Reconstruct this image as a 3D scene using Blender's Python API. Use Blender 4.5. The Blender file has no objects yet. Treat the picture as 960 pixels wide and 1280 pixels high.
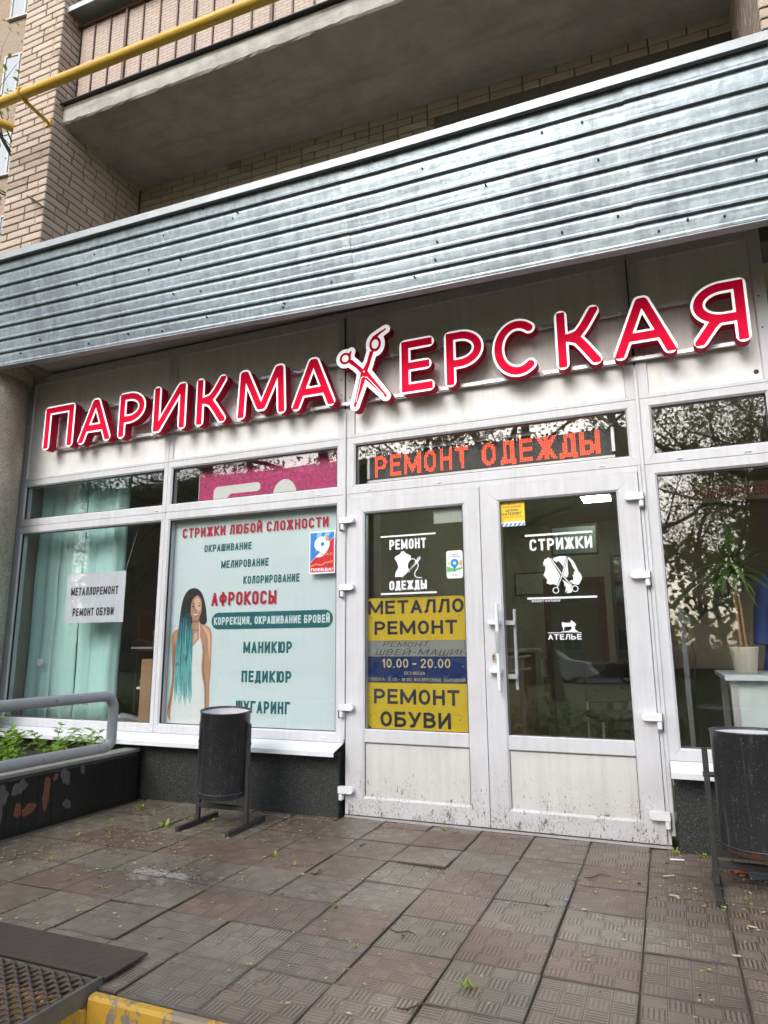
import bpy, bmesh, math, random
import numpy as np
from mathutils import Vector, Matrix
from mathutils.geometry import tessellate_polygon
random.seed(7)
SC = bpy.context.scene
COL = SC.collection
# ------------------------------------------------------------------ camera
cd = bpy.data.cameras.new('camera'); cam = bpy.data.objects.new('camera', cd); COL.objects.link(cam)
r_ = Vector((0.9242955816806974, 0.38162227337650373, -0.006489991928558804))
u_ = Vector((0.0802743191689797, -0.1777460063893819, 0.9807968142763221))
f_ = Vector((-0.37314033983776196, 0.9070671406657694, 0.19492431636454355))
M4 = Matrix((r_, u_, -f_)).transposed().to_4x4(); M4.translation = Vector((1.055118, -4.227373, 1.080457))
cam.matrix_world = M4
cd.sensor_fit = 'VERTICAL'; cd.sensor_height = 36.0; cd.lens = 36.0 * 837.196 / 1280.0
cd.clip_start = 0.02; cd.clip_end = 3000
SC.camera = cam
# ------------------------------------------------------------------ sky and sun
SUN_EL, SUN_AZ = math.radians(34), math.radians(192)     # azimuth of the light source, clockwise from +y
W = bpy.data.worlds.new("World"); SC.world = W; W.use_nodes = True
nt = W.node_tree; nt.nodes.clear()
sky = nt.nodes.new('ShaderNodeTexSky'); sky.sky_type = 'NISHITA'; sky.sun_disc = False
sky.sun_elevation = SUN_EL; sky.sun_rotation = SUN_AZ; sky.dust_density = 3.0; sky.ozone_density = 1.0; sky.air_density = 1.0
hs = nt.nodes.new('ShaderNodeHueSaturation'); hs.inputs['Saturation'].default_value = 0.55; hs.inputs['Value'].default_value = 1.0
bg = nt.nodes.new('ShaderNodeBackground'); bg.inputs['Strength'].default_value = 0.15
wo = nt.nodes.new('ShaderNodeOutputWorld')
nt.links.new(sky.outputs[0], hs.inputs['Color']); nt.links.new(hs.outputs[0], bg.inputs[0]); nt.links.new(bg.outputs[0], wo.inputs[0])
sd = bpy.data.lights.new('sun', 'SUN'); sd.energy = 0.9; sd.angle = math.radians(30); sd.color = (1.0, 0.98, 0.95)
so = bpy.data.objects.new('sun', sd); COL.objects.link(so)
dirv = Vector((math.sin(SUN_AZ) * math.cos(SUN_EL), math.cos(SUN_AZ) * math.cos(SUN_EL), math.sin(SUN_EL)))
so.rotation_euler = dirv.to_track_quat('Z', 'Y').to_euler(); so.location = (0, -20, 30)
SC.view_settings.view_transform = 'Standard'; SC.view_settings.look = 'None'
SC.view_settings.exposure = 1.36; SC.view_settings.gamma = 1.0; SC.view_settings.use_curve_mapping = False
SC.cycles.max_bounces = 8; SC.cycles.transparent_max_bounces = 12; SC.cycles.diffuse_bounces = 4; SC.cycles.glossy_bounces = 4
SC.cycles.caustics_reflective = False; SC.cycles.caustics_refractive = False
SC.cycles.use_denoising = True

# ------------------------------------------------------------------ materials
MATS = {}
class NT:
    def __init__(s, name):
        s.m = bpy.data.materials.new(name); s.m.use_nodes = True; s.t = s.m.node_tree; s.t.nodes.clear()
        s.out = s.n('ShaderNodeOutputMaterial'); s.b = s.n('ShaderNodeBsdfPrincipled'); s.l(s.b.outputs[0], s.out.inputs[0])
        s.tc = s.n('ShaderNodeTexCoord')
    def n(s, k, **kw):
        x = s.t.nodes.new(k)
        for a, b in kw.items(): setattr(x, a, b)
        return x
    def l(s, a, b): s.t.links.new(a, b)
    def noise(s, scale, detail=4, rough=.55, coord='Object', vec=None, dist=0):
        x = s.n('ShaderNodeTexNoise'); x.inputs['Scale'].default_value = scale; x.inputs['Detail'].default_value = detail
        x.inputs['Roughness'].default_value = rough; x.inputs['Distortion'].default_value = dist
        s.l(vec if vec is not None else s.tc.outputs[coord], x.inputs['Vector']); return x.outputs['Fac']
    def mapping(s, scale=(1, 1, 1), loc=(0, 0, 0), rot=(0, 0, 0), coord='Object', vec=None):
        x = s.n('ShaderNodeMapping'); x.inputs['Scale'].default_value = scale; x.inputs['Location'].default_value = loc; x.inputs['Rotation'].default_value = rot
        s.l(vec if vec is not None else s.tc.outputs[coord], x.inputs['Vector']); return x.outputs[0]
    def ramp(s, fac, stops, interp='LINEAR'):
        x = s.n('ShaderNodeValToRGB'); cr = x.color_ramp; cr.interpolation = interp
        while len(cr.elements) < len(stops): cr.elements.new(.5)
        for e, (p, c) in zip(cr.elements, stops):
            e.position = p; e.color = (c, c, c, 1) if isinstance(c, (int, float)) else (*c, 1)
        s.l(fac, x.inputs[0]); return x.outputs[0]
    def mix(s, fac, a, b, mode='MIX'):
        x = s.n('ShaderNodeMix', data_type='RGBA', blend_type=mode)
        for i, v in ((0, fac), (6, a), (7, b)):
            if isinstance(v, (int, float)): x.inputs[i].default_value = v if i == 0 else (v, v, v, 1)
            elif isinstance(v, tuple): x.inputs[i].default_value = (*v, 1)
            else: s.l(v, x.inputs[i])
        return x.outputs[2]
    def math(s, op, a, b=0.0, clamp=False):
        x = s.n('ShaderNodeMath', operation=op); x.use_clamp = clamp
        for i, v in ((0, a), (1, b)):
            if isinstance(v, (int, float)): x.inputs[i].default_value = v
            else: s.l(v, x.inputs[i])
        return x.outputs[0]
    def bump(s, h, strength=.3, dist=.01):
        x = s.n('ShaderNodeBump'); x.inputs['Strength'].default_value = strength; x.inputs['Distance'].default_value = dist
        s.l(h, x.inputs['Height']); s.l(x.outputs[0], s.b.inputs['Normal'])
    def col(s, c):
        if isinstance(c, tuple): s.b.inputs['Base Color'].default_value = (*c, 1)
        else: s.l(c, s.b.inputs['Base Color'])
    def rough(s, c):
        if isinstance(c, (int, float)): s.b.inputs['Roughness'].default_value = c
        else: s.l(c, s.b.inputs['Roughness'])
    def rnd(s):
        return s.n('ShaderNodeObjectInfo').outputs['Random']
def mat(name, c, rough=.5, metal=0, var=.12, scale=6, bump=0, bscale=60, bd=.002, spec=None, emit=0):
    if name in MATS: return MATS[name]
    k = NT(name)
    n = k.noise(scale, 5)
    k.col(k.mix(n, tuple(max(0, x * (1 - var)) for x in c), tuple(min(1, x * (1 + var)) for x in c)))
    k.rough(k.ramp(k.noise(scale * 3, 3), [(0.2, max(0, rough - .08)), (.8, min(1, rough + .08))]))
    k.b.inputs['Metallic'].default_value = metal
    if spec is not None: k.b.inputs['Specular IOR Level'].default_value = spec
    if bump: k.bump(k.noise(bscale, 4), bump, bd)
    if emit: k.b.inputs['Emission Color'].default_value = (*c, 1); k.b.inputs['Emission Strength'].default_value = emit
    MATS[name] = k.m; return k.m

def sepxyz(k, out): x = k.n('ShaderNodeSeparateXYZ'); k.l(out, x.inputs[0]); return x.outputs

# white PVC with faint grime and drip marks
def pvc(name, base=(.665, .675, .72), splash=None):
    k = NT(name)
    g = k.noise(3.0, 6, .65); st = k.noise(1, 5, .6, vec=k.mapping((28, 28, 1.6)))
    c = k.mix(k.ramp(k.math('MULTIPLY', g, st), [(.16, 0.0), (.42, .8)]), base, tuple(x * y for x, y in zip(base, (.80, .79, .75))))
    sp = k.noise(150, 2, .6)
    c = k.mix(k.ramp(sp, [(.69, 0), (.73, .45)]), c, (.30, .28, .24))
    if splash:
        z = sepxyz(k, k.tc.outputs['Object'])[2]
        hf = k.ramp(z, [(0.0, 1.0), (splash * .45, .55), (splash, 0.0)])
        d = k.noise(1, 3, .7, vec=k.mapping((190, 190, 95), rot=(0, .5, 0))); d2 = k.noise(10, 4, .6)
        lvl = k.math('ADD', k.math('MULTIPLY', hf, .15), k.math('MULTIPLY', k.math('SUBTRACT', d2, .5), .34))
        d = k.math('MAXIMUM', d, k.math('SUBTRACT', k.noise(1, 3, .7, vec=k.mapping((70, 70, 22), rot=(0, .35, 0))), .02))
        th = k.ramp(k.math('ADD', d, lvl), [(.71, 0), (.76, .85)])
        th = k.math('MULTIPLY', th, k.math('MULTIPLY', hf, 1.4, True))
        c = k.mix(k.math('MULTIPLY', hf, .25), c, (.42, .40, .36))
        c = k.mix(th, c, (.10, .085, .07))
    k.col(c); k.rough(.38); k.bump(k.noise(40, 2), .03, .001); return k.m
M_PVC = pvc('white_pvc'); M_DOOR = pvc('white_pvc_splashed', splash=.5)
M_PANEL = pvc('pale_panel', (.83, .835, .85)); M_DPANEL = pvc('splashed_panel', (.68, .69, .68), splash=.5)

# brick
def brickmat(name, c1, c2):
    k = NT(name); r = k.rnd()
    c = k.mix(r, c1, c2)
    c = k.mix(k.ramp(k.noise(14, 5, .7), [(.3, 0), (.75, .5)]), c, tuple(x * .62 for x in c1))
    wn = k.n('ShaderNodeTexWhiteNoise', noise_dimensions='1D'); k.l(r, wn.inputs['W'])
    c = k.mix(k.ramp(wn.outputs['Value'], [(.85, 0), (1, .45)]), c, (.19, .14, .11))
    k.col(c); k.rough(.85); k.bump(k.noise(90, 5, .7), .5, .004); return k.m
M_BRICK = brickmat('buff_brick', (.49, .385, .31), (.61, .50, .41))
M_BRICKP = brickmat('rail_brick_panel', (.46, .38, .32), (.5, .42, .35))
M_MORTAR = mat('mortar', (.13, .11, .095), .95, var=.3, scale=20, bump=.5)
M_PLASTER = mat('grey_plaster', (.15, .14, .12), .9, var=.25, scale=4, bump=.4)

def concrete(name, c, dark=.5, sc=3.0):
    k = NT(name)
    n = k.noise(sc, 6, .65); n2 = k.noise(1, 5, .7, vec=k.mapping((1.2, 7, 5)))
    cc = k.mix(k.ramp(n, [(.35, 0), (.7, 1)]), c, tuple(x * (1 - dark * .5) for x in c))
    cc = k.mix(k.ramp(n2, [(.5, 0), (.72, dark)]), cc, tuple(x * .45 for x in c))
    cc = k.mix(k.ramp(k.noise(60, 3), [(.62, 0), (.68, .25)]), cc, tuple(x * .4 for x in c))
    k.col(cc); k.rough(.9); k.bump(k.noise(35, 6, .7), .35, .006); return k.m
M_CONC = concrete('stained_concrete', (.37, .345, .30), .6)
M_CONCF = concrete('weathered_slab_edge', (.50, .485, .45), .8, 6)
# exposed aggregate
k = NT('pebbledash'); v = k.n('ShaderNodeTexVoronoi'); v.inputs['Scale'].default_value = 95; k.l(k.tc.outputs['Object'], v.inputs['Vector'])
c = k.mix(v.outputs['Color'], (.26, .235, .19), (.56, .52, .44)); c = k.mix(k.ramp(k.noise(2.5, 5), [(.4, 0), (.7, .6)]), c, (.14, .12, .09))
k.col(c); k.rough(.9); k.bump(v.outputs['Distance'], .7, .008); k.bump; M_PEB = k.m
# granite-chip plinth, black
k = NT('black_stone_chips'); v = k.n('ShaderNodeTexVoronoi'); v.inputs['Scale'].default_value = 210; k.l(k.tc.outputs['Object'], v.inputs['Vector'])
wn = k.n('ShaderNodeTexWhiteNoise'); k.l(v.outputs['Position'], wn.inputs['Vector'])
c = k.ramp(wn.outputs['Value'], [(0, (.010, .012, .012)), (.6, (.016, .019, .018)), (.88, (.034, .04, .037)), (1, (.10, .11, .10))])
k.col(c); k.rough(.45); k.bump(v.outputs['Distance'], .6, .005); M_CHIP = k.m
# galvanised sheet
k = NT('galvanised_steel'); v = k.n('ShaderNodeTexVoronoi'); v.inputs['Scale'].default_value = 38; k.l(k.tc.outputs['Object'], v.inputs['Vector'])
sp = k.n('ShaderNodeRGBToBW'); k.l(v.outputs['Color'], sp.inputs[0])
st = k.noise(1, 5, .6, vec=k.mapping((16, 16, 1.1))); big = k.noise(1.1, 4, .6)
c = k.mix(sp.outputs[0], (.27, .32, .355), (.40, .465, .51)); c = k.mix(k.ramp(k.math('MULTIPLY', st, big), [(.20, 0), (.42, .6)]), c, (.13, .145, .16))
xx_ = sepxyz(k, k.tc.outputs['Object'])[0]
for sx_ in (-1.80, .34, 2.08):
    near = k.ramp(k.math('ABSOLUTE', k.math('SUBTRACT', xx_, sx_)), [(.0, 1), (.16, 0)])
    c = k.mix(k.math('MULTIPLY', near, k.ramp(k.noise(1, 4, .7, vec=k.mapping((24, 24, 3))), [(.45, 0), (.7, .7)])), c, (.42, .45, .47))
c = k.mix(k.ramp(k.noise(1, 5, .7, vec=k.mapping((9, 9, .8), (3, 1, 2))), [(.58, 0), (.72, .45)]), c, (.13, .145, .155))
k.col(c); k.b.inputs['Metallic'].default_value = .85
k.rough(k.ramp(k.math('ADD', k.math('MULTIPLY', sp.outputs[0], .25), st), [(.3, .36), (.9, .48)]))
k.bump(k.math('ADD', k.math('MULTIPLY', k.noise(1.6, 2), 1.3), k.math('MULTIPLY', k.noise(1, 2, vec=k.mapping((1.2, 10, 14))), .8)), .35, .01); M_GALV = k.m
M_ZINC = mat('dull_zinc_edge', (.30, .325, .34), .5, metal=.6, var=.2)
# glass: clear pane with surface reflection
def glassmat(name, refl, tint=(.86, .9, .88), fac0=.12, wav=.0):
    k = NT(name); k.t.nodes.remove(k.b)
    tr = k.n('ShaderNodeBsdfTransparent'); tr.inputs[0].default_value = (*tint, 1)
    gl = k.n('ShaderNodeBsdfGlossy'); gl.inputs['Roughness'].default_value = .013; gl.inputs[0].default_value = (*refl, 1)
    ge = k.n('ShaderNodeNewGeometry'); dt = k.n('ShaderNodeVectorMath', operation='DOT_PRODUCT'); k.l(ge.outputs['Incoming'], dt.inputs[0]); k.l(ge.outputs['True Normal'], dt.inputs[1])
    c1 = k.math('SUBTRACT', 1.0, k.math('ABSOLUTE', dt.outputs['Value']), True)
    f = k.math('ADD', k.math('MULTIPLY', k.math('POWER', c1, 5.0), .9), fac0, True)
    if wav:
        bp = k.n('ShaderNodeBump'); bp.inputs['Strength'].default_value = wav; bp.inputs['Distance'].default_value = .01
        k.l(k.noise(3.5, 2), bp.inputs['Height']); k.l(bp.outputs[0], gl.inputs['Normal'])
    mx = k.n('ShaderNodeMixShader'); k.l(f, mx.inputs[0]); k.l(tr.outputs[0], mx.inputs[1]); k.l(gl.outputs[0], mx.inputs[2]); k.l(mx.outputs[0], k.out.inputs[0]); return k.m
M_GLASS = glassmat('window_glass', (1, 1, 1), (.99, .995, .99), fac0=.07, wav=.03)
M_GLASSD = glassmat('door_glass', (1, 1, 1), (.96, .97, .955), fac0=.12, wav=.02)
M_RUB = mat('black_gasket', (.02, .02, .02), .6)
M_DARK = mat('near_black', (.03, .03, .032), .7)
M_RED = mat('sign_red', (.66, .001, .035), .7, var=.05, spec=.12, emit=.10)      # faint glow added to lift the letter faces out of the canopy's shade
M_REDS = mat('sign_red_side', (.46, .006, .04), .6, var=.08, spec=.2)
M_SWHITE = mat('sign_white', (.92, .93, .95), .6, var=.02, emit=.26)  # glow added so the outlines stay white under the canopy
M_ALU = mat('aluminium', (.62, .62, .65), .35, metal=.6, var=.08)
M_WPAINT = mat('white_painted_metal', (.80, .82, .86), .4, var=.05)
M_PRWHITE = mat('white_vinyl', (.86, .87, .92), .5, var=.02)

# ------------------------------------------------------------------ mesh helpers
class MB:
    def __init__(s): s.v = []; s.f = []; s.mi = []; s.sm = []
    def add(s, vs, fs, m=0, smooth=False):
        o = len(s.v); s.v += [tuple(v) for v in vs]; s.f += [tuple(i + o for i in f) for f in fs]; s.mi += [m] * len(fs); s.sm += [smooth] * len(fs); return s
    def box(s, x0, x1, y0, y1, z0, z1, m=0, ch=0):
        if x0 > x1: x0, x1 = x1, x0
        if y0 > y1: y0, y1 = y1, y0
        if z0 > z1: z0, z1 = z1, z0
        if ch <= 0:
            vs = [(x, y, z) for x in (x0, x1) for y in (y0, y1) for z in (z0, z1)]
            return s.add(vs, [(0, 1, 3, 2), (4, 6, 7, 5), (0, 4, 5, 1), (2, 3, 7, 6), (0, 2, 6, 4), (1, 5, 7, 3)], m)
        bm = bmesh.new(); bmesh.ops.create_cube(bm, size=1)
        for v in bm.verts: v.co = ((x0 + x1) / 2 + v.co.x * (x1 - x0), (y0 + y1) / 2 + v.co.y * (y1 - y0), (z0 + z1) / 2 + v.co.z * (z1 - z0))
        bmesh.ops.bevel(bm, geom=list(bm.edges), offset=ch, segments=1, affect='EDGES', clamp_overlap=True)
        bm.verts.index_update(); s.add([v.co[:] for v in bm.verts], [[v.index for v in f.verts] for f in bm.faces], m); bm.free(); return s
    def prism(s, poly, axis, a, b, m=0, smooth=False):   # poly 2D ccw extruded along axis from a to b
        def P(p, t): return {'x': (t, p[0], p[1]), 'y': (p[0], t, p[1]), 'z': (p[0], p[1], t)}[axis]
        n = len(poly); s.add([P(p, a) for p in poly] + [P(p, b) for p in poly], [(i, (i + 1) % n, n + (i + 1) % n, n + i) for i in range(n)], m, smooth)
        tri = tessellate_polygon([[Vector((p[0], p[1], 0)) for p in poly]])
        s.add([P(p, a) for p in poly], [t for t in tri], m); s.add([P(p, b) for p in poly], [t[::-1] for t in tri], m); return s
    def tube(s, pts, r, n=12, m=0, caps=True, smooth=True):
        pts = [Vector(p) for p in pts]; R = r if isinstance(r, (list, tuple)) else [r] * len(pts)
        up = None; rings = []
        for i, p in enumerate(pts):
            d = (pts[min(i + 1, len(pts) - 1)] - pts[max(i - 1, 0)]).normalized()
            if up is None:
                up = Vector((0, 0, 1)) if abs(d.z) < .9 else Vector((1, 0, 0))
            a = d.cross(up).normalized(); up = a.cross(d).normalized()
            rings.append([p + (a * math.cos(2 * math.pi * j / n) + up * math.sin(2 * math.pi * j / n)) * R[i] for j in range(n)])
        vs = [v for q in rings for v in q]; fs = []
        for i in range(len(pts) - 1):
            for j in range(n):
                k2 = (j + 1) % n; fs.append((i * n + j, i * n + k2, (i + 1) * n + k2, (i + 1) * n + j))
        s.add(vs, fs, m, smooth)
        if caps:
            s.add(rings[0], [tuple(range(n))], m); s.add(rings[-1], [tuple(range(n))[::-1]], m)
        return s
    def quad(s, a, b, c, d, m=0): return s.add([a, b, c, d], [(0, 1, 2, 3)], m)
    def mesh(s, name):
        me = bpy.data.meshes.new(name); me.from_pydata(s.v, [], s.f)
        for p, mi, sm in zip(me.polygons, s.mi, s.sm): p.material_index = mi; p.use_smooth = sm
        me.update(); return me
    def build(s, name, mats, parent=None, loc=None, fix=True):
        me = s.mesh(name)
        if not isinstance(mats, (list, tuple)): mats = [mats]
        for m in mats: me.materials.append(m)
        if fix:
            bm = bmesh.new(); bm.from_mesh(me); bmesh.ops.recalc_face_normals(bm, faces=bm.faces); bm.to_mesh(me); bm.free()
        o = bpy.data.objects.new(name, me); COL.objects.link(o)
        if parent is not None: o.parent = parent
        if loc is not None: o.location = loc
        return o
def tag(o, label=None, cat=None, group=None, kind=None):
    for a, b in (('label', label), ('category', cat), ('group', group), ('kind', kind)):
        if b: o[a] = b
    return o
def thing(name, loc, label, cat, group=None, rz=0):
    o = bpy.data.objects.new(name, None); COL.objects.link(o); o.location = loc; o.rotation_euler = (0, 0, rz); o.empty_display_size = .1
    return tag(o, label, cat, group)
def dupe(o, parent=None):
    c = o.copy(); COL.objects.link(c)
    if parent is not None: c.parent = parent
    for ch in list(o.children): dupe(ch, c)
    return c
def inst(me, name, parent, loc=(0, 0, 0), rot=(0, 0, 0), scale=(1, 1, 1)):
    o = bpy.data.objects.new(name, me); COL.objects.link(o); o.parent = parent; o.location = loc; o.rotation_euler = rot; o.scale = scale; return o

# ------------------------------------------------------------------ stroke lettering (signed distance -> outline)
def rr(W, x0, y0, x1, y1, a0, a1, k=1.0, n=26):
    """part of a rounded rectangle / ellipse from angle a0 to a1 in degrees"""
    w, h = (x1 - x0) / 2, (y1 - y0) / 2; cx, cy = (x0 + x1) / 2, (y0 + y1) / 2
    ry = min(h, w * k) ; out = []
    for i in range(n + 1):
        a = math.radians(a0 + (a1 - a0) * i / n); c, s_ = math.cos(a), math.sin(a)
        out.append((cx + w * c, cy + (h - ry) * (1 if s_ > 1e-6 else -1 if s_ < -1e-6 else 0) + ry * s_))
    return out
def glyph(ch, W, k):
    """returns (strokes, width); k = corner roundness: big = ellipse, 1 = stadium"""
    E = lambda x0, y0, x1, y1, a0, a1: rr(W, x0, y0, x1, y1, a0, a1, k)
    bowl = lambda y0, y1, w=W: [(0, y1), (w * .45, y1)] + rr(W, w * -.1, y0, w, y1, 90, -90, k, 20)[1:] + [(0, y0)]
    g = {
     'П': [[(0, 0), (0, 1), (W, 1), (W, 0)]], 'И': [[(0, 1), (0, 0), (W, 1), (W, 0)]], 'Н': [[(0, 0), (0, 1)], [(W, 0), (W, 1)], [(0, .52), (W, .52)]],
     'А': [[(0, 0), (W / 2, 1), (W, 0)], [(W * .16, .3), (W * .84, .3)]], 'Т': [[(0, 1), (W, 1)], [(W / 2, 1), (W / 2, 0)]],
     'Е': [[(W * .88, 1), (0, 1), (0, 0), (W * .88, 0)], [(0, .52), (W * .78, .52)]],
     'Р': [[(0, 0), (0, 1)], bowl(.42, 1)], 'К': [[(0, 0), (0, 1)], [(W, 1), (W * .22, .52), (W, 0)], [(0, .5), (W * .22, .52)]],
     'М': [[(0, 0), (0, 1), (W * .75, .10), (W * 1.5, 1), (W * 1.5, 0)]], 'О': [E(0, 0, W, 1, 0, 360)],
     'С': [E(0, 0, W, 1, 38 if k > 1.2 else 20, 322 if k > 1.2 else 340)], 'Х': [[(0, 0), (W, 1)], [(0, 1), (W, 0)]],
     'В': [[(0, 0), (0, 1)], bowl(.54, 1, W * .9), bowl(0, .54)], 'Б': [[(W * .9, 1), (0, 1), (0, 0)], bowl(0, .56)],
     'Г': [[(0, 0), (0, 1), (W * .9, 1)]], 'Л': [[(-.02, .0), (W * .12, .06), (W * .38, 1), (W, 1), (W, 0)]],
     'Д': [[(W * .1, 0), (W * .25, .3), (W * .3, 1), (W * .92, 1), (W * .92, 0)], [(-.02, -.13), (-.02, 0), (W * 1.08, 0), (W * 1.08, -.13)]],
     'Ж': [[(W * .65, 0), (W * .65, 1)], [(0, 1), (W * .5, .52), (0, 0)], [(W * 1.3, 1), (W * .8, .52), (W * 1.3, 0)], [(W * .5, .52), (W * .8, .52)]],
     'У': [[(W, 1), (W * .52, .32)] + [(W * .38, .05), (W * .25, 0), (W * .1, 0)], [(0, 1), (W * .52, .32)]],
     'Й': [[(0, 1), (0, 0), (W, 1), (W, 0)], [(W * .25, 1.28), (W * .5, 1.2), (W * .75, 1.28)]],
     'Ы': [[(0, 1), (0, 0)], bowl(0, .56, W * .85), [(W * 1.3, 0), (W * 1.3, 1)]], 'Ь': [[(0, 1), (0, 0)], bowl(0, .56)],
     'Ю': [[(0, 0), (0, 1)], [(0, .52), (W * .45, .52)], rr(W, W * .45, 0, W * 1.4, 1, 0, 360, k)], 'Я': [[(W, 0), (W, 1)], [(W - x, y) for x, y in bowl(.42, 1)], [(W * .5, .42), (0, 0)]],
     'Ф': [[(W * .65, -.03), (W * .65, 1.03)], rr(W, 0, .2, W * 1.3, .85, 0, 360, k)], 'Ч': [[(0, 1), (0, .62), (W * .15, .48), (W, .48)], [(W, 0), (W, 1)]],
     'Ш': [[(0, 1), (0, 0), (W * 1.3, 0), (W * 1.3, 1)], [(W * .65, 0), (W * .65, 1)]], 'Ц': [[(0, 1), (0, 0), (W, 0), (W, 1)], [(W, 0), (W * 1.15, 0), (W * 1.15, -.15)]],
     'З': [rr(W, 0, .52, W, 1, 150, -90, k), rr(W, 0, 0, W, .52, 90, -150, k)], 'Э': [E(0, 0, W, 1, 142, -142), [(W * .3, .52), (W, .52)]],
     '0': [E(0, 0, W, 1, 0, 360)], '1': [[(W * .1, .78), (W * .5, 1), (W * .5, 0)]], '2': [rr(W, 0, .5, W, 1, 165, -20, k) + [(0, 0), (W, 0)]],
     '3': [rr(W, 0, .52, W, 1, 150, -90, k), rr(W, 0, 0, W, .52, 90, -150, k)], '4': [[(W * .75, 0), (W * .75, 1), (0, .28), (W, .28)]],
     '5': [[(W * .9, 1), (W * .1, 1), (W * .05, .58)] + rr(W, 0, 0, W, .62, 110, -150, k)], '6': [rr(W, 0, 0, W, .6, 0, 360, k), [(0, .3), (W * .1, .7), (W * .5, .96), (W * .85, 1)]],
     '7': [[(0, 1), (W, 1), (W * .35, 0)]], '8': [rr(W, .05 * W, .53, W * .95, 1, 0, 360, k), rr(W, 0, 0, W, .53, 0, 360, k)],
     '9': [rr(W, 0, .4, W, 1, 0, 360, k), [(W, .7), (W * .9, .3), (W * .5, .04), (W * .15, 0)]],
     '.': [[(.02, .0), (.06, .0)]], ',': [[(.06, .02), (.0, -.14)]], ':': [[(.02, .06), (.06, .06)], [(.02, .55), (.06, .55)]], '-': [[(0, .42), (W * .6, .42)]], '!': [[(.04, 1), (.04, .34)], [(.04, 0), (.04, .02)]],
     '+': [[(0, .45), (W, .45)], [(W / 2, .15), (W / 2, .75)]],
    }[ch]
    wid = {'М': 1.5, 'Ж': 1.3, 'Ы': 1.3, 'Ю': 1.4, 'Ф': 1.3, 'Ш': 1.3, 'Е': .88, 'Г': .9, 'Ц': 1.15}.get(ch, 1) * W
    if ch in '.,:!': wid = .09
    if ch == '-': wid = W * .6
    if ch == '1': wid = W * .55
    return g, wid
def seg_field(X, Y, a, b, ra, rb):
    ax, ay = a; dx, dy = b[0] - ax, b[1] - ay; L2 = dx * dx + dy * dy + 1e-12
    t = np.clip(((X - ax) * dx + (Y - ay) * dy) / L2, 0, 1)
    return np.hypot(X - ax - t * dx, Y - ay - t * dy) - (ra + (rb - ra) * t)
def box_field(X, Y, a, b, hw):
    x0, x1 = min(a[0], b[0]) - hw, max(a[0], b[0]) + hw; y0, y1 = min(a[1], b[1]) - hw, max(a[1], b[1]) + hw
    return np.maximum(np.maximum(x0 - X, X - x1), np.maximum(y0 - Y, Y - y1))
def march(F, xs, ys, lev=0.0):
    """outline loops where F == lev"""
    F = F - lev; F = np.where(np.abs(F) < 1e-9, 1e-9, F); ins = F < 0
    cells = np.argwhere((ins[:-1, :-1].astype(int) + ins[1:, :-1] + ins[:-1, 1:] + ins[1:, 1:]) % 4 != 0)
    nxt = {}
    def ex(i, j, h):      # edge keys: h=0 horizontal from (i,j)-(i,j+1), h=1 vertical (i,j)-(i+1,j)
        return (i, j, h)
    T = {1: [(3, 0)], 2: [(0, 1)], 3: [(3, 1)], 4: [(1, 2)], 5: [(3, 2), (1, 0)], 6: [(0, 2)], 7: [(3, 2)], 8: [(2, 3)], 9: [(2, 0)], 10: [(0, 3), (2, 1)], 11: [(2, 1)], 12: [(1, 3)], 13: [(1, 0)], 14: [(0, 3)]}
    for i, j in cells:
        c = int(ins[i, j]) + 2 * int(ins[i, j + 1]) + 4 * int(ins[i + 1, j + 1]) + 8 * int(ins[i + 1, j])
        ek = [(i, j, 0), (i, j + 1, 1), (i + 1, j, 0), (i, j, 1)]
        for a, b in T[c]: nxt[ek[a]] = ek[b]
    def pos(e):
        i, j, h = e
        a = F[i, j]; b = F[i, j + 1] if h == 0 else F[i + 1, j]; t = a / (a - b)
        return (xs[j] + (xs[j + 1] - xs[j]) * t, ys[i]) if h == 0 else (xs[j], ys[i] + (ys[i + 1] - ys[i]) * t)
    loops = []
    while nxt:
        s0 = next(iter(nxt)); e = s0; lp = []
        while e in nxt:
            lp.append(pos(e)); e = nxt.pop(e)
        if len(lp) > 5: loops.append(simplify(lp, (xs[1] - xs[0]) * .12))
    return loops
def simplify(lp, tol):
    n = len(lp); P = np.array(lp)
    def dp(a, b):
        if b - a < 2: return []
        p, q = P[a], P[b % n]; d = q - p; L = math.hypot(*d) + 1e-12
        idx = np.arange(a + 1, b); dd = np.abs((P[idx, 0] - p[0]) * d[1] - (P[idx, 1] - p[1]) * d[0]) / L if L > 1e-9 else np.hypot(*(P[idx] - p).T)
        m = int(np.argmax(dd))
        if dd[m] < tol: return []
        c = a + 1 + m; return dp(a, c) + [c] + dp(c, b)
    h = n // 2
    keep = [0] + dp(0, h) + [h] + dp(h, n); return [lp[i % n] for i in keep]
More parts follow.
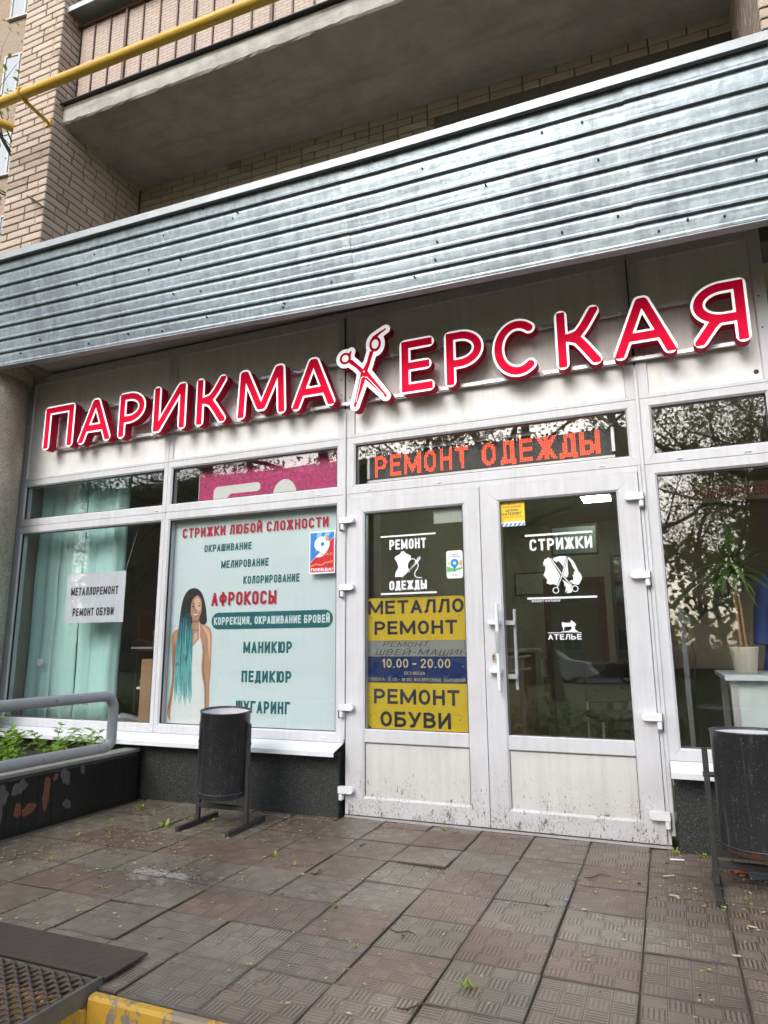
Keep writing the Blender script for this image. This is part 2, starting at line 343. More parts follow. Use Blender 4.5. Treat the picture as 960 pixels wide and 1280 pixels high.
def stroke_loops(strokes, hw, res, lev=0.0, flat=True, clip=None, ends=(0, 1)):
    pts = [p for s_ in strokes for p in s_]; pad = hw + max(0, lev) + 3 * res + (.22 * ends[1] if flat else 0)
    x0, x1 = min(p[0] for p in pts) - pad, max(p[0] for p in pts) + pad; y0, y1 = min(p[1] for p in pts) - pad, max(p[1] for p in pts) + pad
    xs = np.arange(x0 + .00137, x1, res); ys = np.arange(y0 + .00171, y1, res); X, Y = np.meshgrid(xs, ys)
    F = np.full(X.shape, 9.0)
    for s_ in strokes:
        for a, b in zip(s_[:-1], s_[1:]):
            axis = abs(a[0] - b[0]) < 1e-6 or abs(a[1] - b[1]) < 1e-6
            if flat and axis and math.dist(a, b) > .12 * ends[1]: F = np.minimum(F, box_field(X, Y, a, b, hw))
            else:
                if flat and not axis and math.dist(a, b) > .3 * ends[1]:      # run diagonals past the cap line; trimmed by clip
                    d = (b[0] - a[0], b[1] - a[1]); 
                    if a[1] in ends and (a is s_[0]): a = (a[0] - d[0] * .12, a[1] - d[1] * .12)
                    if b[1] in ends and (b is s_[-1]): b = (b[0] + d[0] * .12, b[1] + d[1] * .12)
                F = np.minimum(F, seg_field(X, Y, a, b, hw, hw))
    if clip: F = np.maximum(F, np.maximum(clip[0] - Y, Y - clip[1]))
    return march(F, xs, ys, lev)
GC = {}
def text_loops(txt, h, W=.42, hw=.085, k=1.0, gap=.16, space=.4, flat=True, res=None, shear=0, lev=0.0, jitter=0):
    """outlines of a line of capitals; h = cap height in metres; origin bottom-left"""
    x = 0; out = []; s = h / (1 + 2 * hw); rnd = random.Random(len(txt))
    for ch in txt:
        if ch == ' ': x += space; continue
        key = (ch, W, hw, k, flat, res, lev)
        if key not in GC:
            g, w = glyph(ch, W, k)
            cl = (-hw, 1 + hw) if ch not in 'ЙДЦ,Ф' else None
            GC[key] = (stroke_loops(g, hw, res or .025, lev, flat, cl), w)
        L, w = GC[key]; jy = rnd.uniform(-jitter, jitter)
        out += [[((x + hw + px + shear * py) * s, (py + hw + jy) * s) for px, py in lp] for lp in L]
        x += w + 2 * hw + gap
    return out, (x - gap) * s
def fill(mb, loops, y, m=0, thick=0, x0=0, z0=0, sx=1, sz=1):
    """loops in x/z laid in the plane y (facing -y); thick extrudes towards +y"""
    # group outer loops with their holes
    def area(l): return sum(a[0] * b[1] - b[0] * a[1] for a, b in zip(l, l[1:] + l[:1])) / 2
    def inside(p, l):
        c = False
        for a, b in zip(l, l[1:] + l[:1]):
            if (a[1] > p[1]) != (b[1] > p[1]) and p[0] < (b[0] - a[0]) * (p[1] - a[1]) / (b[1] - a[1]) + a[0]: c = not c
        return c
    dep = [sum(inside(l[0], q) for q in loops if q is not l) for l in loops]
    for i, l in enumerate(loops):
        if dep[i] % 2: continue
        grp = [l] + [q for j, q in enumerate(loops) if dep[j] == dep[i] + 1 and inside(q[0], l)]
        grp = [[(x0 + sx * p[0], z0 + sz * p[1]) for p in q] for q in grp]
        tri = tessellate_polygon([[Vector((p[0], p[1], 0)) for p in q] for q in grp])
        flatp = [p for q in grp for p in q]
        mb.add([(p[0], y, p[1]) for p in flatp], [tuple(t) for t in tri], m)
        if thick:
            mb.add([(p[0], y + thick, p[1]) for p in flatp], [tuple(t)[::-1] for t in tri], m)
            for q in grp:
                n = len(q); mb.add([(p[0], y, p[1]) for p in q] + [(p[0], y + thick, p[1]) for p in q], [(a, (a + 1) % n, n + (a + 1) % n, n + a) for a in range(n)], m)
    return mb
def text(mb, txt, x0, x1, z0, z1, y, m=0, fit=True, **kw):
    """a line of lettering filling the box x0..x1, z0..z1 in plane y"""
    L, w = text_loops(txt, z1 - z0, **kw)
    sx = (x1 - x0) / w if fit else 1
    fill(mb, L, y, m, x0=x0, z0=z0, sx=sx)
def smooth_poly(pts, n=5, closed=True):
    N = len(pts); out = []
    for i in range(N if closed else N - 1):
        p0, p1, p2, p3 = (pts[(i + d) % N] if closed else pts[max(0, min(N - 1, i + d))] for d in (-1, 0, 1, 2))
        for j in range(n):
            t = j / n
            out.append(tuple(.5 * (2 * p1[c] + (p2[c] - p0[c]) * t + (2 * p0[c] - 5 * p1[c] + 4 * p2[c] - p3[c]) * t * t + (3 * p1[c] - p0[c] - 3 * p2[c] + p3[c]) * t ** 3) for c in (0, 1)))
    if not closed: out.append(pts[-1])
    return out
def circle(cx, cz, rx, rz=None, n=24): return [(cx + rx * math.cos(2 * math.pi * i / n), cz + (rz or rx) * math.sin(2 * math.pi * i / n)) for i in range(n)]
# ================================================================== LARGE STRUCTURE
GZ = -0.02
def tilt(x): return -0.027 * (x + 3.446)          # the storey above falls slightly to the right
def tiltobj(o):
    for v in o.data.vertices: v.co.z += tilt(v.co.x)
    return o
# ground beyond the raised terrace
M_ASPH = mat('asphalt', (.06, .06, .058), .85, var=.35, scale=3, bump=.5, bscale=120)
k = NT('spring_lawn'); c = k.mix(k.noise(.6, 6, .7), (.045, .075, .018), (.12, .13, .04)); c = k.mix(k.ramp(k.noise(9, 5, .7), [(.5, 0), (.7, .6)]), c, (.10, .08, .045)); k.col(c); k.rough(.95); k.bump(k.noise(30, 5), .8, .03); M_LAWN = k.m
mb = MB(); mb.box(-900, 900, -900, -31, -.62, -.47); mb.box(-900, 900, -24, 900, -.62, -.47); mb.box(-900, 900, -31, -24, -.62, -.56)
tag(mb.build('ground', M_LAWN), kind='structure')
mb = MB(); mb.box(-300, 300, -30.9, -24.1, -.56, -.55); tag(mb.build('road', M_ASPH), kind='structure')
mb = MB(); mb.box(-40, 40, -7.2, -2.42, -.46, -.40); tag(mb.build('footpath', M_ASPH), kind='structure')
# terrace bed (soil in the joints)
k = NT('joint_soil'); c = k.mix(k.noise(5, 6, .7), (.045, .037, .028), (.12, .10, .075)); c = k.mix(k.ramp(k.noise(11, 5, .7), [(.56, 0), (.66, .7)]), c, (.05, .085, .015)); k.col(c); k.rough(.8); k.bump(k.noise(80, 5), .8, .01); M_SOIL = k.m
mb = MB(); mb.box(-2.7, 6.2, -2.30, .12, -.42, -.027); terrace = tag(mb.build('terrace', M_SOIL), kind='structure')

# paving tiles
def tilemat(name, c1, c2, worn):
    k = NT(name); r = k.rnd(); o = k.tc.outputs['Object']
    x, y, z = sepxyz(k, o)
    bl = .308 / 4
    def cell(v): return k.math('FLOOR', k.math('DIVIDE', k.math('ADD', v, .154), bl))
    def fr(v): return k.math('FRACT', k.math('DIVIDE', k.math('ADD', v, .154), bl))
    par = k.math('MODULO', k.math('ADD', cell(x), cell(y)), 2.0)
    fx, fy = fr(x), fr(y)
    def grooves(f, g):     # five grooves in the middle of the block
        w = k.math('ABSOLUTE', k.math('SUBTRACT', k.math('FRACT', k.math('MULTIPLY', f, 5.0)), .5))
        gr = k.math('LESS_THAN', w, .20)
        m = k.math('LESS_THAN', k.math('ABSOLUTE', k.math('SUBTRACT', g, .5)), .43)
        return k.math('MULTIPLY', gr, m)
    ga, gb = grooves(fx, fy), grooves(fy, fx)
    gb = k.math('MULTIPLY', gb, .45)
    mx = k.n('ShaderNodeMix', data_type='FLOAT'); k.l(par, mx.inputs[0]); k.l(ga, mx.inputs[2]); k.l(gb, mx.inputs[3]); g = mx.outputs[0]
    edge = k.math('GREATER_THAN', k.math('MAXIMUM', k.math('ABSOLUTE', k.math('SUBTRACT', fx, .5)), k.math('ABSOLUTE', k.math('SUBTRACT', fy, .5))), .478)
    g = k.math('MAXIMUM', g, k.math('MULTIPLY', edge, 1.0))
    geo = k.n('ShaderNodeNewGeometry').outputs['Position']
    wear = k.ramp(k.noise(1.7, 4, .6, vec=geo), [(.42, 1.0), (.70, worn)])
    g = k.math('MULTIPLY', g, wear)
    c = k.mix(r, c1, c2)
    c = k.mix(k.ramp(k.noise(2.3, 5, .65, vec=geo), [(.3, 0), (.7, .55)]), c, (.095, .075, .06))
    c = k.mix(k.ramp(k.noise(160, 3, .7, vec=geo), [(.35, .5), (.65, 0)]), c, tuple(q * .62 for q in c1))
    c = k.mix(k.ramp(k.noise(230, 2, .6, vec=geo), [(.68, 0), (.74, .4)]), c, (.42, .38, .32))
    px_, py_, pz_ = sepxyz(k, geo)
    q = k.math('ADD', k.math('POWER', k.math('DIVIDE', k.math('ADD', px_, 1.27), .42), 2.0), k.math('POWER', k.math('DIVIDE', k.math('ADD', py_, 1.38), .17), 2.0))
    wet = k.ramp(k.math('ADD', k.math('MULTIPLY', q, .5), k.math('MULTIPLY', k.noise(4.5, 4, .6, vec=geo), 1.0)), [(.62, 1), (.70, 0)])
    damp = k.ramp(k.math('ADD', k.math('MULTIPLY', q, .12), k.math('MULTIPLY', k.noise(2.5, 4, .6, vec=geo), 1.0)), [(.5, .45), (.8, 0)])
    c = k.mix(damp, c, (.07, .06, .05))
    # edges of a tile hold dirt
    ed = k.math('MAXIMUM', k.math('ABSOLUTE', x), k.math('ABSOLUTE', y)); c = k.mix(k.ramp(k.math('ADD', ed, k.math('MULTIPLY', k.noise(20, 3, vec=geo), .03)), [(.152, 0), (.172, .45)]), c, (.045, .04, .028))
    c = k.mix(k.math('MULTIPLY', g, .92), c, (.05, .036, .026))
    k.col(c); c = k.mix(k.math('MULTIPLY', wet, .5), c, (.06, .055, .05)); k.col(c); k.rough(k.math('SUBTRACT', k.ramp(k.noise(1.3, 5, .6, vec=geo), [(.36, .16), (.64, .52)]), k.math('MULTIPLY', wet, .7), True)); g = k.math('MULTIPLY', g, k.math('SUBTRACT', 1.0, wet))
    h = k.math('SUBTRACT', k.math('MULTIPLY', k.noise(120, 4, vec=geo), .35), g); k.bump(k.math('MULTIPLY', h, k.math('SUBTRACT', 1.0, k.math('MULTIPLY', wet, .96))), 1.0, .009); return k.m
T_MATS = [tilemat('paving_tile_brown', (.255, .195, .155), (.365, .298, .242), .85), tilemat('paving_tile_grey', (.275, .232, .19), (.345, .295, .24), .75), tilemat('paving_tile_reddish', (.235, .152, .118), (.31, .215, .17), .9), tilemat('paving_tile_worn', (.25, .22, .18), (.33, .29, .235), .35)]
P = .314
def tilemesh(sx, sy, m):
    mb = MB(); h = .032; bx, by = sx / 2, sy / 2; c = .0035
    ring = lambda a, b, z: [(-a, -b, z), (a, -b, z), (a, b, z), (-a, b, z)]
    vs = ring(bx, by, -h) + ring(bx, by, -c) + ring(bx - c, by - c, 0)
    mb.add(vs, [(i + 4 * l, (i + 1) % 4 + 4 * l, (i + 1) % 4 + 4 + 4 * l, i + 4 + 4 * l) for l in (0, 1) for i in range(4)] + [(8, 9, 10, 11)])
    me = mb.mesh('paving_tile'); me.materials.append(m); return me
TM = [tilemesh(s_, s_ * q_, m) for s_, q_ in ((.3125, 1), (.311, 1.0), (.307, 1.005)) for m in T_MATS]; TMc = [tilemesh(.310, .118, m) for m in T_MATS]
ra = random.Random(11)
for i in range(-10, 17):
    for j in range(0, 8):
        x0 = .575 + i * P; y0 = -.116 - j * P
        cx_, cy_ = x0 + P / 2, (y0 + P / 2 if j else -.054)
        if j == 0: cy_ = -.052
        if cx_ < -2.60: continue
        if i == -11 or cx_ > 5.6: continue
        w = ra.random(); mi = 0 if w < .38 else 1 if w < .60 else 2 if w < .84 else 3
        if i >= 0: mi = 0 if w < .75 else 2
        o = inst((TMc[mi] if j == 0 else TM[mi + 4 * ra.choice((0, 0, 1, 2))]), 'paving_tile', terrace, (cx_ + ra.uniform(-.002, .002), cy_ + ra.uniform(-.002, .002), GZ + ra.uniform(-.003, .002)),
                 (ra.gauss(0, .009), ra.gauss(0, .009), ra.gauss(0, .010) + ra.choice((0, math.pi / 2) if j else (0,)) - .006))
# terrace edge: kerb painted yellow over concrete
k = NT('chipped_yellow_paint'); n = k.noise(9, 8, .72, dist=.6); n2 = k.noise(48, 6, .75)
c = k.mix(k.noise(3, 4), (.52, .30, .025), (.62, .38, .05))
gx = k.ramp(sepxyz(k, k.tc.outputs['Object'])[0], [(0, 1), (.01, 1)])
x_, y_, z_ = sepxyz(k, k.tc.outputs['Object'])
bare = k.math('MULTIPLY', k.math('GREATER_THAN', x_, -.42), k.math('LESS_THAN', x_, -.30))
pm = k.math('MAXIMUM', k.ramp(k.math('ADD', n, k.math('MULTIPLY', n2, .25)), [(.635, 0), (.65, 1)]), k.math('MULTIPLY', bare, .9))
c = k.mix(pm, c, k.mix(k.noise(20, 5), (.16, .14, .12), (.30, .27, .23))); k.col(c); k.rough(.6); k.bump(k.math('SUBTRACT', 1.0, pm), .4, .004); M_YEL = k.m
mb = MB(); mb.box(-.764, 6.2, -2.36, -2.316, -.42, -.021, ch=.010); mb.box(-1.3, -.766, -2.36, -2.316, -.42, -.062, ch=.010); mb.box(-.74, 6.2, -2.9, -2.362, -.42, -.24, ch=.01)
kerb = mb.build('terrace_kerb', M_YEL, terrace); kerb['label'] = 'chipped yellow painted concrete edge of the terrace'

# ------------------------------------------------------------------ shop interior shell
M_WALLIN = mat('interior_wall', (.48, .43, .33), .8, var=.05)
M_WALLG = mat('interior_dado', (.10, .12, .08), .7, var=.1)
M_FLOORIN = mat('interior_floor', (.16, .12, .09), .5)
M_CEILIN = mat('interior_ceiling', (.55, .55, .52), .9)
mb = MB(); mb.box(-4.45, 2.3, .13, 5.2, -.12, 0); tag(mb.build('interior_floor', M_FLOORIN), kind='structure')
mb = MB(); mb.box(-4.45, 2.3, .13, 5.2, 2.72, 2.8); tag(mb.build('interior_ceiling', M_CEILIN), kind='structure')
mb = MB(); mb.box(-4.45, 2.3, 5.2, 5.3, -.1, 2.8); tag(mb.build('interior_back_wall', M_WALLIN), kind='structure')
mb = MB(); mb.box(-4.55, -4.28, .13, 5.2, -.1, 2.8); tag(mb.build('interior_left_wall', mat('grey_green_wall', (.30, .31, .27), .8)), kind='structure')
mb = MB(); mb.box(2.3, 2.42, .13, 5.3, -.1, 2.8); tag(mb.build('interior_right_wall', M_WALLIN), kind='structure')
mb = MB(); mb.box(-1.0, -.94, .55, 5.19, 0.002, 2.715); mb.box(1.02, 1.07, 1.7, 5.19, .002, 2.715); tag(mb.build('interior_partition', M_WALLIN), kind='structure')
mb = MB(); mb.box(1.075, 2.295, 2.5, 2.53, .86, 2.7, 0); mb.box(1.075, 2.295, 2.49, 2.53, .002, .855, 1); tag(mb.build('interior_partition_panel', [M_WALLIN, M_WALLG]), kind='structure')

# ------------------------------------------------------------------ shopfront
shop = thing('shopfront', (0, 0, 0), 'white plastic framed shop front with windows and a double door under the grey canopy', 'shop front')
def mitre_frame(mb, x0, x1, z0, z1, l, r, b, t, y=0.0, depth=.07, chf=.012, m=0):
    """rectangular frame of four mitred bars with a sloping inner bead, face at y"""
    g = .0012
    O = [(x0, z0), (x1, z0), (x1, z1), (x0, z1)]; I = [(x0 + l, z0 + b), (x1 - r, z0 + b), (x1 - r, z1 - t), (x0 + l, z1 - t)]
    J = [(x0 + l - chf, z0 + b - chf), (x1 - r + chf, z0 + b - chf), (x1 - r + chf, z1 - t + chf), (x0 + l - chf, z1 - t + chf)]
    for i in range(4):
        j = (i + 1) % 4
        d = Vector((O[j][0] - O[i][0], O[j][1] - O[i][1])).normalized() * g
        a = lambda p: (p[0] + d.x, p[1] + d.y); c = lambda p: (p[0] - d.x, p[1] - d.y)
        e = .002
        nin = Vector((-d.y, d.x)).normalized() * e
        o1, o2, j1, j2, i1, i2 = a(O[i]), c(O[j]), a(J[i]), c(J[j]), a(I[i]), c(I[j])
        p1, p2 = (o1[0] + nin.x, o1[1] + nin.y), (o2[0] + nin.x, o2[1] + nin.y)
        pr = [(o1, y + e), (p1, y), (j1, y), (i1, y + .011), (i1, y + depth), (o1, y + depth)]
        pq = [(o2, y + e), (p2, y), (j2, y), (i2, y + .011), (i2, y + depth), (o2, y + depth)]
        n = 6
        mb.add([(p[0], yy, p[1]) for p, yy in pr] + [(p[0], yy, p[1]) for p, yy in pq], [(q, (q + 1) % n, n + (q + 1) % n, n + q) for q in range(n)] + [tuple(range(n))[::-1], tuple(range(n, 2 * n))], m)
    return mb
FY = 0.0
X0, XM0, XM1, XM2, XD0, XD1, XR0, XR1 = -4.262, -2.636, -2.543, -1.055, -.985, 1.012, 1.012, 1.772
ZB, ZS, ZT0, ZT1, ZP0, ZP1, ZTOP = .44, 2.14, 2.207, 2.501, 2.589, 3.477, 3.56
def window(x0, x1, z0, z1, l, r, b, t, gm, name='window', y=0):
    o = mitre_frame(MB(), x0, x1, z0, z1, l, r, b, t, y).build(name, M_PVC, shop)
    p = MB(); p.box(x0 + l - .004, x1 - r + .004, y + .030, y + .036, z0 + b - .004, z1 - t + .004); p.build('pane', gm, o)
    g = MB()
    a0, a1, c0, c1 = x0 + l, x1 - r, z0 + b, z1 - t
    for bx in ((a0, a1, c0, c0 + .004), (a0, a1, c1 - .004, c1), (a0, a0 + .004, c0 + .005, c1 - .005), (a1 - .004, a1, c0 + .005, c1 - .005)): g.box(bx[0], bx[1], y + .012, y + .029, bx[2], bx[3])
    g.build('gasket', M_RUB, o); return o
# lower big windows
window(X0, -2.590, ZB, ZS - .001, .076, .046, .069, .067, M_GLASS)
window(-2.588, XD0 - .001, ZB, ZS - .001, .045, .069, .069, .067, M_GLASS)
window(XR0 + .002, XR1, ZB, ZS - .001, .072, .068, .069, .067, M_GLASS)
# transoms
window(X0, -2.590, ZS + .001, ZP0 - .03, .076, .046, .066, .058, M_GLASS, 'transom_window')
window(-2.588, XD0 - .001, ZS + .001, ZP0 - .03, .045, .069, .066, .058, M_GLASS, 'transom_window')
window(XR0 + .002, XR1, ZS + .001, ZP0 - .03, .072, .068, .066, .058, M_GLASS, 'transom_window')
window(XD0 + .001, XD1 - .001, ZS + .001, ZP0 - .03, .078, .071, .066, .058, M_GLASS, 'transom_window')
# upper panels
for a, b, l, r in ((X0, -2.590, .071, .049), (-2.588, XD0 - .001, .043, .067), (XD0 + .001, XD1 - .001, .077, .068), (XR0 + .002, XR1, .072, .070)):
    f = mitre_frame(MB(), a, b, ZP0 - .028, ZTOP, l, r, .028, ZTOP - ZP1, 0, .07, .006).build('panel_frame', M_PVC, shop)
    p = MB(); p.box(a + l - .003, b - r + .003, .014, .03, ZP0 - .003, ZP1 + .003); p.build('upper_panel', M_PANEL, f)
# little screw caps / drainage caps on the transom bar
dc = MB()
for x in (-3.98, -2.68, -1.2, -.80, -.28, .78, 1.22, 1.58): dc.box(x - .016, x + .016, -.006, .0, 2.155, 2.165, ch=.002)
for x in (-4.1, -2.6, -1.13, 1.3): dc.box(x - .012, x + .012, -.006, 0, .466, .475, ch=.002)
d_ = dc.build('drain_caps', M_WPAINT, shop); d_['kind'] = 'stuff'
# cover strips between the bays
for x in (XD0, XD1):
    MB().box(x - .011, x + .011, -.014, -.002, .05 if x > 0 else .46, 2.76, ch=.004).build('cover_strip', M_PVC, shop)
    MB().box(x - .006, x + .006, -.003, -.001, 2.785, 3.1).box(x - .004, x + .004, -.016, -.004, 3.14, 3.5).build('bay_joint', M_DARK if x < 0 else M_RUB, shop)
# bolt holes in the frame and the vent hole in the right panel
bh = MB()
for x, z in ((-1.02, 3.02), (-.955, 3.0), (-1.02, 2.86), (-.955, 2.84), (-.95, 2.87), (-1.02, 2.90), (1.05, 3.2), (1.73, 3.1), (1.73, 2.9), (-4.23, 3.1), (-4.23, 2.95), (1.04, 3.02), (1.05, 2.88)): bh.prism(circle(x, z, .0055, n=8), 'y', -.0015, .004)
h_ = bh.build('bolt_holes', M_DARK, shop); h_['kind'] = 'stuff'
MB().prism(circle(1.672, 2.635, .014, n=16), 'y', .011, .0135).build('vent_hole', M_DARK, shop)
# threshold and door posts
MB().box(XD0 + .012, XD1 - .013, -.010, .06, -.018, -.004).build('threshold', M_ALU, shop)
mb = MB(); mb.box(XD0 + .012, -.951, -.002, .07, 0, ZS, ch=.002); mb.box(.981, XD1 - .012, -.002, .07, 0, ZS, ch=.002); mb.box(-.950, .980, -.0, .07, 2.104, ZS - .001); mb.build('door_frame', M_PVC, shop)
M_HSTEEL = mat('lock_brass', (.62, .55, .38), .35, metal=.6)
def hinge(x, z, s, leaf):
    h = MB(); a = x
    # capsule-shaped cap, plus the lower pin sleeve
    pts = [(a + s * .055 - s * .0, z - .022), (a + s * .055, z + .022), (a - s * .035, z + .022)] 
    cap = [(a + s * .058, z - .021), (a + s * .058, z + .021)] + [(a - s * (.028 + .021 * math.sin(t)), z + .021 * math.cos(t)) for t in [math.pi * q / 8 for q in range(9)]]
    if s > 0: cap = cap[::-1]
    h.prism(cap, 'y', -.052, -.016)
    h.box(min(a + s * .030, a + s * .056), max(a + s * .030, a + s * .056), -.048, -.006, z - .068, z - .023, ch=.006)
    o = h.build('hinge', M_WPAINT, leaf)
    MB().box(min(a + s * .057, a + s * .062), max(a + s * .057, a + s * .062), -.044, -.004, z - .072, z + .018).build('hinge_shadow_strip', M_RUB, leaf)  # solid black strip standing in for the shadow beside the hinge
def leaf(x0, x1, gx0, gx1, s):
    y = -.012
    f = mitre_frame(MB(), x0, x1, .002, 2.10, gx0 - x0, x1 - gx1, .117, .111, y).build('door_leaf', M_DOOR, shop)
    MB().box(gx0 - .001, gx1 + .001, y + .001, y + .06, .452, .539, ch=.006).build('mid_rail', M_DOOR, f)
    MB().box(gx0 - .003, gx1 + .003, y + .016, y + .03, .116, .455).build('lower_panel', M_DPANEL, f)
    MB().box(gx0 - .003, gx1 + .003, y + .030, y + .036, .536, 1.993).build('pane', M_GLASSD, f)
    g = MB()
    for bx in ((gx0, gx1, .539, .543), (gx0, gx1, 1.985, 1.989), (gx0, gx0 + .004, .544, 1.984), (gx1 - .004, gx1, .544, 1.984), (gx0, gx1, .449, .4515), (gx0, gx0 + .003, .119, .449), (gx1 - .003, gx1, .119, .449)): g.box(bx[0], bx[1], y + .010, y + .0155, bx[2], bx[3])
    g.build('gasket', M_RUB, f)
    for z in (1.945, 1.475, .675, .155): hinge(.945 if s > 0 else -.945, z, s, f)
    return f
lf = leaf(-.949, -.003, -.829, -.121, -1)
rf = leaf(.001, .978, .128, .849, 1)
h = MB(); h.box(.088, .108, -.085, -.055, .80, 1.33, ch=.005); h.box(.035, .112, -.06, -.012, 1.20, 1.228, ch=.004); h.box(.035, .112, -.06, -.012, .905, .933, ch=.004)
hd = h.build('pull_handle', M_WPAINT, rf)
MB().box(.088, .106, -.092, -.086, 1.03, 1.16, ch=.006).build('grip_insert', M_ALU, rf)
h = MB(); h.prism([(.057 + .013 * math.cos(a), 1.0 + .030 * math.sin(a)) for a in [2 * math.pi * q / 20 for q in range(20)]], 'y', -.017, -.0125); lk = h.build('lock_plate', M_HSTEEL, rf)
h = MB(); h.prism(circle(.057, 1.010, .0055, n=12), 'y', -.0185, -.0175); h.box(.054, .060, -.0185, -.0175, .984, 1.008); h.build('keyhole', M_DARK, rf)
h = MB(); h.box(.17, .188, .06, .085, .80, 1.30, ch=.005); h.box(.11, .19, .03, .065, 1.20, 1.228); h.box(.11, .19, .03, .065, .87, .898); h.build('inner_handle', M_WPAINT, rf)

# ------------------------------------------------------------------ plinths with window boards
def plinth(x0, x1, label, ret=None):
    t = thing('stone_chip_plinth', ((x0 + x1) / 2, -.03, GZ), label, 'plinth')
    c = (x0 + x1) / 2
    b = MB(); b.box(x0 - c, x1 - c, -.045 + .03, .1 + .03, -.03, .41, ch=.004); b.build('plinth_body', M_CHIP, t)
    b = MB(); z = .40 - GZ
    pr = [(-.12, z + .0), (-.12, z - .028), (-.117, z - .028), (-.117, z - .004), (.025, z + .035), (.025, z + .040)]
    b.prism(pr, 'x', x0 - c - .01 + (0 if x0 > 0 else 0), x1 - c + .012)
    b.build('window_board', M_WPAINT, t)
    return t
plinth(-4.25, -1.0, 'long black stone-chip plinth with white window board under the left windows')
plinth(1.035, 2.2, 'short black stone-chip plinth with white board under the right window')

# ------------------------------------------------------------------ canopy
canopy = thing('sheet_metal_canopy', (-1, -.8, 3.1), 'galvanised ribbed sheet metal canopy fascia above the shop front', 'canopy')
def cz(x, top):
    P_ = [(-7, 4.36, 3.53), (-3.97, 4.249, 3.425), (-.45, 4.160, 3.300), (1.74, 4.140, 3.268), (6, 4.06, 3.185)]
    for (a, t0, b0), (b, t1, b1) in zip(P_[:-1], P_[1:]):
        if x <= b: u = (x - a) / (b - a); return (t0 + (t1 - t0) * u) if top else (b0 + (b1 - b0) * u)
def sheet(x0, x1, yo):
    mb = MB(); NR = 8; prof = []
    for i in range(NR):
        a, b = i / NR, (i + 1) / NR
        # from the top down: groove, step, flat pan, small bead at the lower edge
        prof += [(a, .017), (a + .010, .014), (a + .028, .009), (a + .060, .006), (b - .030, .003), (b - .018, -.002), (b - .004, -.003), (b - .001, .017)]
    n = len(prof); xs = np.linspace(x0, x1, 8)
    rs = random.Random(int(x0 * 100))
    vs = []
    for x in xs:
        t, b = cz(x, 1) - .022, cz(x, 0)
        w = rs.uniform(-.003, .003)
        vs += [(x + 1, y_ + yo + .27 * v + w * math.sin(v * 9 + x), t + (b - t) * v - 3.1) for v, y_ in prof]
    mb.add(vs, [(i * n + j, i * n + j + 1, (i + 1) * n + j + 1, (i + 1) * n + j) for i in range(len(xs) - 1) for j in range(n - 1)])
    o = mb.build('metal_sheet', M_GALV, canopy, fix=False); return o
SE = [-6.9, -5.0, -2.86, -.72, .665, 3.1, 5.8]
SE = [-6.9, -4.9, -2.80, -.66, 1.08, 3.1, 5.8]
for i, (a, b) in enumerate(zip(SE[:-1], SE[1:])): sheet(a - .0, b + .012, .0 if i % 2 else -.0025)
mb = MB(); xs = [-6.9, -3.69, -.66, -.342, 1.735, 5.8]
for a, b in zip(xs[:-1], xs[1:]):
    for (y0, y1, z0, z1) in ((-.022, .09, .0, .006), (-.022, -.018, -.05, .0), (-.018, .004, -.052, -.046)):
        za, zb = cz(a, 1) - 3.1, cz(b, 1) - 3.1
        mb.add([(a + 1, y0, za + z0), (a + 1, y1, za + z0), (a + 1, y1, za + z1), (a + 1, y0, za + z1), (b + 1, y0, zb + z0), (b + 1, y1, zb + z0), (b + 1, y1, zb + z1), (b + 1, y0, zb + z1)],
               [(0, 1, 2, 3), (4, 7, 6, 5), (0, 4, 5, 1), (1, 5, 6, 2), (2, 6, 7, 3), (3, 7, 4, 0)])
mb.build('top_flashing', M_ZINC, canopy)
mb = MB()
for a, b in zip(xs[:-1], xs[1:]):
    za, zb = cz(a, 0) - 3.1, cz(b, 0) - 3.1
    for (y0, y1, z0, z1) in ((.262, .32, -.006, .0), (.32, .326, -.006, .045)):
        mb.add([(a + 1, y0, za + z0), (a + 1, y1, za + z0), (a + 1, y1, za + z1), (a + 1, y0, za + z1), (b + 1, y0, zb + z0), (b + 1, y1, zb + z0), (b + 1, y1, zb + z1), (b + 1, y0, zb + z1)],
               [(0, 1, 2, 3), (4, 7, 6, 5), (0, 4, 5, 1), (1, 5, 6, 2), (2, 6, 7, 3), (3, 7, 4, 0)])
mb.build('bottom_flashing', M_ZINC, canopy)
M_SOFF = mat('grey_soffit', (.58, .58, .57), .85, var=.2)
MB().box(-5.9, 6.8, .29, .85, .485, .51).build('soffit', M_SOFF, canopy)
# roof deck of the canopy, seen only from above
MB().box(-5.9, 6.8, .095, 1.14, .88, .90).build('roof_deck', mat('pale_roof_deck', (.62, .62, .60), .7), canopy)
sc_ = MB(); rs = random.Random(5)
for i in range(46):
    x = rs.uniform(-4.2, 2.4); rw = rs.choice((0, 0, 1, 3, 5, 6, 7, 7)); v = (rw + .35 + rs.uniform(-.1, .3)) / 8; z = cz(x, 1) + (cz(x, 0) - cz(x, 1)) * v
    sc_.prism([(x + 1 + .0065 * math.cos(q), z - 3.1 + .0065 * math.sin(q)) for q in [math.pi * 2 * w / 8 for w in range(8)]], 'y', -.006 + .27 * v, .01 + .27 * v)
s_ = sc_.build('screw_heads', M_DARK, canopy); s_['kind'] = 'stuff'

# lintel beam above the shop front (closes the gap up to the brick wall)
tag(MB().box(-4.3, 2.3, .07, .34, 3.48, 4.6).build('lintel_wall', M_PLASTER), 'grey plaster lintel hidden behind the canopy above the shop front', 'wall')

